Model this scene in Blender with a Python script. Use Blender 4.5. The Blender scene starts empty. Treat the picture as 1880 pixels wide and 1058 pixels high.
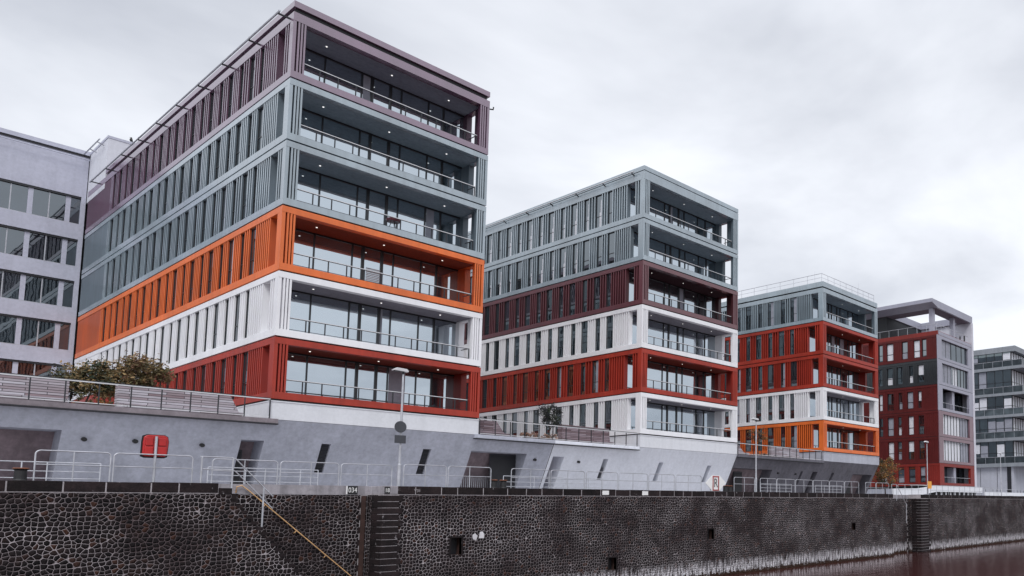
import bpy, math, random
from mathutils import Vector, Matrix
random.seed(7)
S = bpy.context.scene
COL = S.collection
R = math.radians

# ------------------------------------------------------------------ materials
def newmat(name):
    m = bpy.data.materials.new(name); m.use_nodes = True
    nt = m.node_tree
    return m, nt, nt.nodes['Principled BSDF']

def nd(nt, typ, **kw):
    n = nt.nodes.new(typ)
    for k, v in kw.items():
        if k in n.inputs: n.inputs[k].default_value = v
        else: setattr(n, k, v)
    return n

def pos(nt, scale=(1, 1, 1)):
    g = nt.nodes.new('ShaderNodeNewGeometry')
    mp = nt.nodes.new('ShaderNodeMapping'); mp.inputs['Scale'].default_value = scale
    nt.links.new(g.outputs['Position'], mp.inputs['Vector'])
    return mp.outputs['Vector']

def noise(nt, vec, scale, detail=4, rough=.55):
    n = nd(nt, 'ShaderNodeTexNoise', Scale=scale, Detail=detail, Roughness=rough)
    nt.links.new(vec, n.inputs['Vector'])
    return n.outputs['Fac']

def ramp(nt, fac, p0, c0, p1, c1):
    r = nt.nodes.new('ShaderNodeValToRGB')
    e = r.color_ramp.elements
    e[0].position = p0; e[1].position = p1
    e[0].color = c0 if len(c0) == 4 else (*c0, 1); e[1].color = c1 if len(c1) == 4 else (*c1, 1)
    nt.links.new(fac, r.inputs['Fac'])
    return r.outputs['Color']

def mix(nt, a, b, fac, mode='MIX'):
    m = nt.nodes.new('ShaderNodeMix'); m.data_type = 'RGBA'; m.blend_type = mode
    for sock, v in ((m.inputs[6], a), (m.inputs[7], b), (m.inputs[0], fac)):
        if hasattr(v, 'links'): nt.links.new(v, sock)
        elif isinstance(v, (int, float)): sock.default_value = v
        else: sock.default_value = (*v, 1) if len(v) == 3 else v
    return m.outputs[2]

def bump(nt, b, height, strength, dist=.05):
    n = nd(nt, 'ShaderNodeBump', Strength=strength, Distance=dist)
    nt.links.new(height, n.inputs['Height']); nt.links.new(n.outputs['Normal'], b.inputs['Normal'])

def paint(name, rgb, rough=.38, coat=.6, dirt=.12, metal=0.0, coat_ior=1.7, spec=.5):
    m, nt, b = newmat(name)
    f = noise(nt, pos(nt, (.35, .35, .35)), 1.0, 5)
    g = noise(nt, pos(nt, (3.0, 3.0, .25)), 1.0, 3)
    dk = tuple(c * (1 - dirt * 1.6) for c in rgb); lt = tuple(min(1, c * (1 + dirt)) for c in rgb)
    c = ramp(nt, f, .3, dk, .7, lt)
    s = ramp(nt, g, .35, (1 - dirt,) * 3, .6, (1, 1, 1))
    c = mix(nt, c, s, 1.0, 'MULTIPLY')
    nt.links.new(c, b.inputs['Base Color'])
    r = nt.nodes.new('ShaderNodeMapRange'); r.inputs['To Min'].default_value = rough - .08; r.inputs['To Max'].default_value = rough + .12
    nt.links.new(f, r.inputs['Value']); nt.links.new(r.outputs[0], b.inputs['Roughness'])
    b.inputs['Coat Weight'].default_value = coat; b.inputs['Coat Roughness'].default_value = .22
    b.inputs['Coat IOR'].default_value = coat_ior; b.inputs['Specular IOR Level'].default_value = spec
    b.inputs['Metallic'].default_value = metal
    return m

def concrete(name, rgb, var=.22, streak=.18, rough=.85, fine=.22):
    m, nt, b = newmat(name)
    f = noise(nt, pos(nt), .55, 7, .65)
    f2 = noise(nt, pos(nt), 5.0, 5, .7)
    st = noise(nt, pos(nt, (2.2, 2.2, .12)), 1.0, 4, .6)
    c = ramp(nt, f, .28, tuple(x * (1 - var) for x in rgb), .74, tuple(x * (1 + var) for x in rgb))
    c = mix(nt, c, ramp(nt, f2, .3, (1 - fine,) * 3, .62, (1.04,) * 3), 1.0, 'MULTIPLY')
    c = mix(nt, c, ramp(nt, st, .36, (1 - streak,) * 3, .58, (1, 1, 1)), 1.0, 'MULTIPLY')
    nt.links.new(c, b.inputs['Base Color']); b.inputs['Roughness'].default_value = rough
    bump(nt, b, f2, .25, .02)
    return m

def plain(name, rgb, rough=.6, metal=0.0, var=.1):
    m, nt, b = newmat(name)
    f = noise(nt, pos(nt), 2.5, 5)
    c = ramp(nt, f, .3, tuple(x * (1 - var) for x in rgb), .7, tuple(min(1, x * (1 + var)) for x in rgb))
    nt.links.new(c, b.inputs['Base Color'])
    b.inputs['Roughness'].default_value = rough; b.inputs['Metallic'].default_value = metal
    return m

def emit(name, rgb, s):
    m, nt, b = newmat(name)
    b.inputs['Emission Color'].default_value = (*rgb, 1); b.inputs['Emission Strength'].default_value = s
    return m

def glassmat(name, base, ior, tint=(1, 1, 1), wob=.012):
    m, nt, b = newmat(name)
    oi = nt.nodes.new('ShaderNodeObjectInfo')
    f = noise(nt, pos(nt), .9, 3)
    c = ramp(nt, oi.outputs['Random'], 0, tuple(x * .5 for x in base), 1, tuple(x * 1.6 for x in base))
    c = mix(nt, c, ramp(nt, f, .3, (.6,) * 3, .7, (1.4,) * 3), 1.0, 'MULTIPLY')
    nt.links.new(c, b.inputs['Base Color'])
    b.inputs['Roughness'].default_value = .015; b.inputs['IOR'].default_value = ior
    b.inputs['Specular Tint'].default_value = (*tint, 1)
    bump(nt, b, noise(nt, pos(nt), .7, 2), wob, .3)
    return m

def stonemat(name, size, lime=True):
    """polygonal basalt rubble with pale mortar joints"""
    m, nt, b = newmat(name)
    L = nt.links
    geo = nt.nodes.new('ShaderNodeNewGeometry')
    sp = nt.nodes.new('ShaderNodeSeparateXYZ'); L.new(geo.outputs['Position'], sp.inputs[0])
    ad = nd(nt, 'ShaderNodeMath', operation='ADD'); L.new(sp.outputs['X'], ad.inputs[0]); L.new(sp.outputs['Y'], ad.inputs[1])
    cb = nt.nodes.new('ShaderNodeCombineXYZ'); L.new(ad.outputs[0], cb.inputs['X']); L.new(sp.outputs['Z'], cb.inputs['Y'])
    # a slight warp so that joints are not ruler straight
    wn = nd(nt, 'ShaderNodeTexNoise', Scale=3.0, Detail=2); L.new(cb.outputs[0], wn.inputs['Vector'])
    vm = nd(nt, 'ShaderNodeVectorMath', operation='SCALE'); L.new(wn.outputs['Color'], vm.inputs[0]); vm.inputs['Scale'].default_value = .07
    va = nd(nt, 'ShaderNodeVectorMath', operation='ADD'); L.new(cb.outputs[0], va.inputs[0]); L.new(vm.outputs[0], va.inputs[1])
    v = va.outputs[0]
    ve = nd(nt, 'ShaderNodeTexVoronoi', voronoi_dimensions='2D', feature='DISTANCE_TO_EDGE', Scale=1 / size, Randomness=.72)
    vc = nd(nt, 'ShaderNodeTexVoronoi', voronoi_dimensions='2D', feature='F1', Scale=1 / size, Randomness=.72)
    L.new(v, ve.inputs['Vector']); L.new(v, vc.inputs['Vector'])
    big = noise(nt, cb.outputs[0], .35, 5, .6)
    mid = noise(nt, cb.outputs[0], 1.6, 5, .65)
    fine = noise(nt, cb.outputs[0], 22, 4, .7)
    hs = nt.nodes.new('ShaderNodeSeparateColor'); L.new(vc.outputs['Color'], hs.inputs[0])
    stone = ramp(nt, hs.outputs[0], 0, (.006, .005, .006), 1, (.020, .015, .016))
    stone = mix(nt, stone, (.06, .026, .017), ramp(nt, hs.outputs[1], .90, (0, 0, 0), 1.0, (.7, .7, .7)))
    stone = mix(nt, stone, ramp(nt, fine, .3, (.45,) * 3, .75, (1.9,) * 3), 1.0, 'MULTIPLY')
    rust = ramp(nt, mid, .56, (0, 0, 0), .74, (.45, .45, .45))
    stone = mix(nt, stone, (.05, .024, .016), rust)
    # mortar: width modulated by patches
    ws = nt.nodes.new('ShaderNodeMapRange'); L.new(mid, ws.inputs['Value'])
    ws.inputs['From Min'].default_value = .3; ws.inputs['From Max'].default_value = .7
    ws.inputs['To Min'].default_value = .030; ws.inputs['To Max'].default_value = .085
    lt = nd(nt, 'ShaderNodeMath', operation='DIVIDE'); L.new(ve.outputs['Distance'], lt.inputs[0]); L.new(ws.outputs[0], lt.inputs[1])
    jm = ramp(nt, lt.outputs[0], .55, (1, 1, 1), 1.25, (0, 0, 0))
    rat = nd(nt, 'ShaderNodeMath', operation='SUBTRACT'); L.new(vc.outputs['Distance'], rat.inputs[0]); rat.inputs[1].default_value = 0
    jm = mix(nt, jm, (1, 1, 1), ramp(nt, rat.outputs[0], .66, (0, 0, 0), .76, (1, 1, 1)))
    mort = ramp(nt, big, .40, (.11, .085, .09), .66, (.47, .43, .45))
    c = mix(nt, stone, mort, jm)
    # pale efflorescence patches
    ef = ramp(nt, noise(nt, cb.outputs[0], 2.3, 6, .75), .675, (0, 0, 0), .75, (.75, .75, .75))
    c = mix(nt, c, (.50, .49, .52), ef)
    sp2 = ramp(nt, noise(nt, cb.outputs[0], 13, 3, .8), .70, (0, 0, 0), .76, (.55, .55, .55))
    c = mix(nt, c, (.45, .42, .44), sp2)
    # lime run and algae above the waterline
    zn = nd(nt, 'ShaderNodeMath', operation='MULTIPLY_ADD'); L.new(noise(nt, cb.outputs[0], 3.5, 5, .7), zn.inputs[0]); zn.inputs[1].default_value = 1.1; L.new(sp.outputs['Z'], zn.inputs[2])
    mpl = nt.nodes.new('ShaderNodeMapping'); mpl.inputs['Scale'].default_value = (7, .9, 1); L.new(cb.outputs[0], mpl.inputs[0])
    lime_n = ramp(nt, noise(nt, mpl.outputs[0], 1.0, 4, .7), .44, (0, 0, 0), .56, (1, 1, 1))
    limef = ramp(nt, zn.outputs[0], 0, (0, 0, 0), 1, (0, 0, 0))
    mr = nd(nt, 'ShaderNodeMapRange'); L.new(zn.outputs[0], mr.inputs['Value'])
    mr.inputs['From Min'].default_value = -3.3; mr.inputs['From Max'].default_value = -3.95
    mr.inputs['To Min'].default_value = 0; mr.inputs['To Max'].default_value = .95
    lm = nd(nt, 'ShaderNodeMath', operation='MULTIPLY'); L.new(mr.outputs[0], lm.inputs[0]); L.new(lime_n, lm.inputs[1])
    c = mix(nt, c, (.66, .64, .68), lm.outputs[0])
    al = nd(nt, 'ShaderNodeMapRange'); L.new(zn.outputs[0], al.inputs['Value'])
    al.inputs['From Min'].default_value = -4.22; al.inputs['From Max'].default_value = -4.34
    c = mix(nt, c, (.035, .018, .012), al.outputs[0])
    L.new(c, b.inputs['Base Color'])
    b.inputs['Roughness'].default_value = .8; b.inputs['Specular IOR Level'].default_value = .15
    hgt = ramp(nt, ve.outputs['Distance'], 0, (0, 0, 0), .32, (1, 1, 1))
    hgt = mix(nt, hgt, fine, .25)
    bump(nt, b, hgt, .9, .06)
    return m

def blockmat(name):
    m, nt, b = newmat(name)
    f = noise(nt, pos(nt), 1.8, 6, .7); g = noise(nt, pos(nt), 14, 4, .7)
    oi = nt.nodes.new('ShaderNodeObjectInfo')
    c = ramp(nt, f, .32, (.006, .005, .006), .75, (.026, .019, .020))
    c = mix(nt, c, ramp(nt, g, .3, (.6,) * 3, .7, (1.5,) * 3), 1.0, 'MULTIPLY')
    c = mix(nt, c, ramp(nt, oi.outputs['Random'], 0, (.7, .7, .7), 1, (1.5, 1.35, 1.35)), 1.0, 'MULTIPLY')
    e = ramp(nt, noise(nt, pos(nt), 3.1, 5, .7), .64, (0, 0, 0), .70, (.7, .7, .7))
    c = mix(nt, c, (.33, .31, .33), e)
    nt.links.new(c, b.inputs['Base Color']); b.inputs['Roughness'].default_value = .8; b.inputs['Specular IOR Level'].default_value = .2
    bump(nt, b, g, .5, .03)
    return m

def woodmat(name, c1=(.50, .48, .53, 1), c2=(.22, .15, .165, 1)):
    m, nt, b = newmat(name); L = nt.links
    geo = nt.nodes.new('ShaderNodeNewGeometry'); sp = nt.nodes.new('ShaderNodeSeparateXYZ'); L.new(geo.outputs['Position'], sp.inputs[0])
    ad = nd(nt, 'ShaderNodeMath', operation='ADD'); L.new(sp.outputs['X'], ad.inputs[0]); L.new(sp.outputs['Y'], ad.inputs[1])
    cb = nt.nodes.new('ShaderNodeCombineXYZ'); L.new(ad.outputs[0], cb.inputs['X']); L.new(sp.outputs['Z'], cb.inputs['Y'])
    br = nd(nt, 'ShaderNodeTexBrick', Scale=1.0); L.new(cb.outputs[0], br.inputs['Vector'])
    br.inputs['Brick Width'].default_value = 1.35; br.inputs['Row Height'].default_value = .115; br.inputs['Mortar Size'].default_value = .012
    br.inputs['Color1'].default_value = c1; br.inputs['Color2'].default_value = c2; br.inputs['Mortar'].default_value = (.03, .025, .03, 1)
    br.inputs['Bias'].default_value = -.1
    gr = noise(nt, pos(nt, (1.2, 1.2, 30)), 1.5, 4)
    c = mix(nt, br.outputs['Color'], ramp(nt, gr, .3, (.72,) * 3, .7, (1.15,) * 3), 1.0, 'MULTIPLY')
    L.new(c, b.inputs['Base Color']); b.inputs['Roughness'].default_value = .75
    bump(nt, b, br.outputs['Fac'], -.4, .02)
    return m

M = {}
M['purple'] = paint('paint_purple', (.165, .085, .150), .36, 1.0, coat_ior=2.1)
M['grey'] = paint('paint_grey', (.275, .345, .395), .36, 1.0, .15, coat_ior=2.0)
M['orange'] = paint('paint_orange', (.74, .150, .022), .45, .2)
M['white'] = paint('paint_white', (.80, .80, .83), .45, .3, .05)
M['red'] = paint('paint_red', (.36, .031, .014), .48, .15, .16, spec=.35)
M['maroon'] = paint('paint_maroon', (.115, .020, .030), .38, .8)
M['darkred'] = paint('paint_darkred', (.095, .010, .010), .55, .05, spec=.25)
M['maroon_lilac'] = paint('paint_dusky_maroon', (.17, .085, .11), .4, .5)
M['conc_slab'] = concrete('slab_grey', (.25, .27, .30), .1, .12, fine=.1)
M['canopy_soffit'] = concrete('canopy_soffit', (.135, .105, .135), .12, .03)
M['pier_white'] = paint('paint_pale_pier', (.56, .56, .63), .5, .2, .06)
M['brick'] = paint('paint_brick_red', (.20, .018, .013), .52, .1, spec=.3)
M['black'] = paint('paint_black', (.014, .018, .022), .4, .5)
M['lilac'] = paint('paint_lilac', (.30, .30, .37), .45, .3, .07)
M['grey_sheet'] = paint('sheet_grey_shaded', (.115, .15, .18), .55, .1)  # darker paint copies: groove shade put into the colour, also on blank panels
M['purple_sheet'] = paint('sheet_purple_shaded', (.085, .036, .068), .55, .1)
M['orange_sheet'] = paint('sheet_orange_shaded', (.46, .078, .014), .55, .05)
M['red_sheet'] = paint('sheet_red_shaded', (.26, .018, .010), .55, .05)
M['maroon_sheet'] = paint('sheet_maroon_shaded', (.06, .011, .016), .55, .1)
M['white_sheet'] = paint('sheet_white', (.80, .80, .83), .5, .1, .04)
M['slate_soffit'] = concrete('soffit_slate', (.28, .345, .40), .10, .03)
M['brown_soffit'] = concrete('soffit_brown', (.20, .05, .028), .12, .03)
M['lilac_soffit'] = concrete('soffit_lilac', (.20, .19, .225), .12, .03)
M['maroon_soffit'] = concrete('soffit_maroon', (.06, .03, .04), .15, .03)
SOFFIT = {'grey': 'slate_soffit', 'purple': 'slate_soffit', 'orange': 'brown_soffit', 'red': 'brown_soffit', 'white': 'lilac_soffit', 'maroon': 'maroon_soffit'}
M['rust_dark'] = plain('dark_rust', (.045, .022, .018), .8, 0, .4)
M['seam'] = plain('dark_joint', (.012, .012, .016), .6)
M['core'] = plain('dark_core', (.02, .022, .026), .7)
M['frame'] = plain('window_frame_dark', (.018, .019, .023), .35)
M['frame_light'] = plain('window_frame_light', (.42, .43, .47), .4, .3)
M['soffit'] = concrete('soffit_concrete', (.30, .30, .34), .1, .05)
M['glass'] = glassmat('window_glass', (.010, .013, .016), 3.0, (.86, .95, 1))
M['balcony_glass'] = glassmat('balcony_glass', (.050, .066, .078), 7.0, (.84, .93, 1))
M['strip_glass'] = glassmat('strip_glass', (.012, .016, .020), 2.5, (.85, .93, 1))
M['green_glass'] = glassmat('greenish_glass', (.02, .028, .032), 2.5, (.78, .92, .95))
M['rail_glass'] = glassmat('rail_glass', (.055, .068, .075), 1.6, (.8, .92, 1))
M['blind_and_strip'] = plain('white_blind_and_strip', (.62, .63, .68), .7, 0, .06)
M['sheer'] = plain('grey_curtain', (.27, .28, .33), .8, 0, .12)
M['galv'] = plain('galvanised_steel', (.47, .48, .52), .45, .5, .2)
M['railpost'] = plain('dark_rail_steel', (.035, .036, .042), .45, .4)
M['raillight'] = plain('light_rail_steel', (.62, .62, .64), .35, .4)
M['conc_mid'] = concrete('concrete_grey', (.43, .445, .52), .13, .12, fine=.16)
M['conc_light'] = concrete('concrete_light', (.70, .72, .79), .05, .06, fine=.08)
M['conc_dark'] = concrete('concrete_dark', (.125, .12, .145), .22, .2)
M['conc_white'] = concrete('concrete_whitewashed', (.63, .64, .68), .03, .05, fine=.05)
M['conc_white2'] = concrete('concrete_pale_grey', (.40, .41, .47), .10, .1, fine=.1)
M['render_lilac'] = concrete('render_lilac', (.45, .46, .55), .06, .07, fine=.10)
M['render_light'] = concrete('render_light', (.58, .59, .65), .05, .05, fine=.08)
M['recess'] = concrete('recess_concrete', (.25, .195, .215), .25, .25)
M['old_conc'] = concrete('old_quay_concrete', (.36, .34, .37), .28, .35)
M['deck'] = concrete('deck_edge', (.22, .19, .21), .2, .1)
M['stone'] = stonemat('basalt_rubble', .168)
M['block'] = blockmat('basalt_block')
M['mortar'] = concrete('mortar', (.42, .39, .41), .2, .2)
M['wood'] = woodmat('weathered_boards'); M['wood_dark'] = woodmat('brown_boards', (.30, .24, .27, 1), (.13, .075, .085, 1))
M['buoyred'] = plain('red_plastic', (.42, .012, .012), .35, 0, .15)
M['yellow'] = plain('ochre_pipe', (.66, .40, .19), .5, .1, .2)
M['signback'] = plain('sign_back', (.075, .078, .09), .5, .5)
M['signwhite'] = plain('sign_white', (.78, .78, .78), .5, 0, .04)
M['signred'] = plain('sign_red', (.30, .05, .05), .5, 0, .2)
M['signyellow'] = plain('sign_orange', (.80, .36, .05), .5, 0, .1)
M['ink'] = plain('ink_black', (.012, .012, .014), .6)
M['light'] = emit('ceiling_lamp', (1, .97, .92), 1.0)
M['chalk'] = plain('chalk_paint', (.62, .61, .64), .8, 0, .25)
M['rust'] = plain('rust', (.20, .075, .04), .8, 0, .4)
M['bark'] = plain('bark', (.05, .035, .028), .9, 0, .3)
M['louvre'] = plain('louvre_dark', (.045, .045, .055), .5, .3)
M['leaf_green'] = plain('leaf_dark_green', (.028, .042, .022), .6, 0, .5)
M['leaf_olive'] = plain('leaf_olive', (.125, .105, .045), .6, 0, .5)
M['leaf_brown'] = plain('leaf_brown', (.14, .075, .04), .6, 0, .5)
M['leaf_ochre'] = plain('leaf_ochre', (.25, .165, .07), .6, 0, .5)
M['leaf_gold'] = plain('leaf_gold', (.26, .12, .025), .6, 0, .5)
M['leaf_black'] = plain('leaf_blackish', (.018, .020, .022), .6, 0, .5)
M['leaf_pale'] = plain('leaf_pale_dry', (.38, .24, .19), .7, 0, .3)
M['paving'] = concrete('quay_paving', (.46, .45, .46), .15, 0)
def watermat():
    m, nt, b = newmat('river_water')
    b.inputs['Base Color'].default_value = (.055, .018, .017, 1); b.inputs['Roughness'].default_value = .04; b.inputs['IOR'].default_value = 1.36
    v = pos(nt, (.55, 1.5, 1))
    h = mix(nt, noise(nt, v, .9, 4, .5), noise(nt, v, 4.0, 3, .5), .3)
    bump(nt, b, h, .22, .12)
    return m
M['water'] = watermat()

# ------------------------------------------------------------------ mesh building
class MB:
    def __init__(s): s.v = []; s.f = []; s.m = []; s.mats = []
    def mi(s, mat):
        if mat not in s.mats: s.mats.append(mat)
        return s.mats.index(mat)
    def face(s, pts, mat):
        i = len(s.v); s.v += [tuple(p) for p in pts]; s.f.append(tuple(range(i, i + len(pts)))); s.m.append(s.mi(mat))
    def box(s, x0, x1, y0, y1, z0, z1, mat):
        if x0 > x1: x0, x1 = x1, x0
        if y0 > y1: y0, y1 = y1, y0
        i = len(s.v)
        s.v += [(x0, y0, z0), (x1, y0, z0), (x1, y1, z0), (x0, y1, z0), (x0, y0, z1), (x1, y0, z1), (x1, y1, z1), (x0, y1, z1)]
        k = s.mi(mat)
        for f in ((0, 3, 2, 1), (4, 5, 6, 7), (0, 1, 5, 4), (1, 2, 6, 5), (2, 3, 7, 6), (3, 0, 4, 7)):
            s.f.append(tuple(i + a for a in f)); s.m.append(k)
    def prism(s, poly, y0, y1, mat):
        """poly: list of (x,z), extruded in y"""
        n = len(poly); i = len(s.v); k = s.mi(mat)
        s.v += [(x, y0, z) for x, z in poly] + [(x, y1, z) for x, z in poly]
        s.f.append(tuple(i + a for a in range(n))); s.m.append(k)
        s.f.append(tuple(i + n + a for a in reversed(range(n)))); s.m.append(k)
        for a in range(n):
            c = (a + 1) % n
            s.f.append((i + a, i + n + a, i + n + c, i + c)); s.m.append(k)
    def tube(s, pts, r, mat, n=8, r1=None):
        pts = [Vector(p) for p in pts]; k = s.mi(mat); N = len(pts); base = len(s.v)
        up = Vector((0, 0, 1)); prev = None
        for j, p in enumerate(pts):
            d = (pts[min(j + 1, N - 1)] - pts[max(j - 1, 0)]).normalized()
            a = d.cross(up)
            if a.length < .05: a = d.cross(Vector((1, 0, 0)))
            a.normalize()
            if prev is not None and a.dot(prev) < 0: a = -a
            prev = a
            b = d.cross(a)
            rr = r if r1 is None else r + (r1 - r) * j / max(1, N - 1)
            for q in range(n):
                t = 2 * math.pi * q / n
                s.v.append(tuple(p + a * (math.cos(t) * rr) + b * (math.sin(t) * rr)))
        for j in range(N - 1):
            for q in range(n):
                q2 = (q + 1) % n
                s.f.append((base + j * n + q, base + j * n + q2, base + (j + 1) * n + q2, base + (j + 1) * n + q)); s.m.append(k)
        s.f.append(tuple(base + q for q in reversed(range(n)))); s.m.append(k)
        s.f.append(tuple(base + (N - 1) * n + q for q in range(n))); s.m.append(k)
    def lathe(s, cx, cy, prof, mat, n=14):
        k = s.mi(mat); base = len(s.v)
        for r, z in prof:
            for q in range(n):
                t = 2 * math.pi * q / n; s.v.append((cx + r * math.cos(t), cy + r * math.sin(t), z))
        for j in range(len(prof) - 1):
            for q in range(n):
                q2 = (q + 1) % n
                s.f.append((base + j * n + q, base + j * n + q2, base + (j + 1) * n + q2, base + (j + 1) * n + q)); s.m.append(k)
        s.f.append(tuple(base + (len(prof) - 1) * n + q for q in range(n))); s.m.append(k)
    def build(s, name, parent=None, base=(0, 0, 0), loc=None, bevel=0, smooth=False):
        me = bpy.data.meshes.new(name)
        b = Vector(base)
        me.from_pydata([tuple(Vector(p) - b) for p in s.v], [], s.f)
        for m in s.mats: me.materials.append(M[m])
        me.polygons.foreach_set('material_index', s.m)
        if smooth: me.polygons.foreach_set('use_smooth', [True] * len(me.polygons))
        me.update()
        o = bpy.data.objects.new(name, me); COL.objects.link(o)
        if parent is not None: o.parent = parent
        if loc is not None: o.location = loc
        elif parent is None: o.location = b
        if bevel:
            md = o.modifiers.new('bevel', 'BEVEL'); md.width = bevel; md.segments = 2; md.limit_method = 'ANGLE'
        return o

def tag(o, label=None, cat=None, group=None, kind=None):
    if label: o['label'] = label
    if cat: o['category'] = cat
    if group: o['group'] = group
    if kind: o['kind'] = kind
    return o

def thing(name, label, cat, loc, group=None):
    o = bpy.data.objects.new(name, None); COL.objects.link(o); o.location = loc; o.empty_display_size = .5
    return tag(o, label, cat, group)

def inst(o, parent, loc):
    c = o.copy(); COL.objects.link(c); c.parent = parent; c.location = loc
    return c

def copy_tree(o, loc, label=None, group=None):
    c = o.copy(); COL.objects.link(c); c.location = loc
    if label: c['label'] = label
    if group: c['group'] = group
    for ch in list(o.children):
        d = ch.copy(); COL.objects.link(d); d.parent = c
        for g in list(ch.children):
            e = g.copy(); COL.objects.link(e); e.parent = d
    return c

def gridwall(mb, u0, u1, z0, z1, holes, P, depth, mat, rmat, back=None):
    """wall face with rectangular holes; P(u,z,d) -> xyz ; holes: (u0,u1,z0,z1)"""
    us = sorted({u0, u1, *[min(max(h[i], u0), u1) for h in holes for i in (0, 1)]})
    zs = sorted({z0, z1, *[min(max(h[i], z0), z1) for h in holes for i in (2, 3)]})
    for a, b in zip(us, us[1:]):
        for c, d in zip(zs, zs[1:]):
            um, zm = (a + b) / 2, (c + d) / 2
            if any(h[0] < um < h[1] and h[2] < zm < h[3] for h in holes): continue
            mb.face([P(a, c, 0), P(b, c, 0), P(b, d, 0), P(a, d, 0)], mat)
    for h in holes:
        a, b, c, d = h[:4]
        a = max(a, u0); b = min(b, u1); c = max(c, z0); d = min(d, z1)
        mb.face([P(a, c, 0), P(a, d, 0), P(a, d, depth), P(a, c, depth)], rmat)
        mb.face([P(b, c, 0), P(b, c, depth), P(b, d, depth), P(b, d, 0)], rmat)
        mb.face([P(a, d, 0), P(b, d, 0), P(b, d, depth), P(a, d, depth)], rmat)
        mb.face([P(a, c, 0), P(a, c, depth), P(b, c, depth), P(b, c, 0)], rmat)
        if back: mb.face([P(a, c, depth), P(b, c, depth), P(b, d, depth), P(a, d, depth)], back)

# ------------------------------------------------------------------ key levels (metres, camera at z = 0)
YF = 46.0                                   # river facades of the buildings
YQ = 38.6                                   # quay wall face
G = 1.07                                    # promenade
ZW = -5.08                                  # water
SEAM = [27.53, 23.21, 19.73, 16.13, 12.58, 9.05, 5.72]
ZPL = 4.64                                  # foot of the plinth

# ------------------------------------------------------------------ windows shared by the three storeyed buildings
_win = {}
def window_proto(w, z0, z1, kind):
    key = (round(w, 2), round(z0, 2), round(z1, 2), kind)
    if key in _win: return _win[key]
    mb = MB(); h = z1 - z0; fr = .055
    # local: x = depth (outside is -x), y along facade, z up
    mb.box(-.03, .05, 0, fr, 0, h, 'frame'); mb.box(-.03, .05, w - fr, w, 0, h, 'frame')
    mb.box(-.03, .05, fr, w - fr, 0, fr, 'frame'); mb.box(-.03, .05, fr, w - fr, h - fr, h, 'frame')
    mb.box(-.022, .05, fr, w - fr, h * .33, h * .33 + .05, 'frame')
    mb.face([(0, fr, fr), (0, fr, h - fr), (0, w - fr, h - fr), (0, w - fr, fr)], 'glass')
    if kind == 1: mb.box(-.012, -.006, fr, fr + (w - 2 * fr) * .5, fr, h - fr, 'sheer')
    if kind == 2:  # stepped white strips over the river-corner side of the pane
        mb.box(-.014, -.008, fr, fr + (w - 2 * fr) * .26, fr, h * .84, 'blind_and_strip'); mb.box(-.018, -.014, fr, fr + (w - 2 * fr) * .42, fr, h * .46, 'blind_and_strip')
    me_o = mb.build('window')
    me = me_o.data; bpy.data.objects.remove(me_o)
    _win[key] = me
    return me

def patterns(kind, length):
    """along the side wall from the river corner: list of (type, start, end)"""
    if kind == 'A': seq = [('post', .40), ('fin', 3, .66), ('void', 1.0), ('fin', 7, 1.85), ('win', .62), ('fin', 3, .74), ('win', .87), ('fin', 3, .83)]
    else: seq = [('post', .62), ('void', .96), ('fin', 8, 1.95)]
    loop = [('win', .66), ('fin', 4, .93), ('win', .88), ('fin', 3, .78)] if kind == 'A' else [('win', .93), ('fin', 3, .70), ('win', .68), ('fin', 4, .94)]
    out = []; y = 0
    while y < length:
        for e in (seq or loop):
            w = e[-1]
            if y + w > length: w = length - y
            if w > .05: out.append((e[0], y, y + w, e[1] if e[0] == 'fin' else 0))
            y += w
            if y >= length - .01: break
        seq = None
    return out

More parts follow.
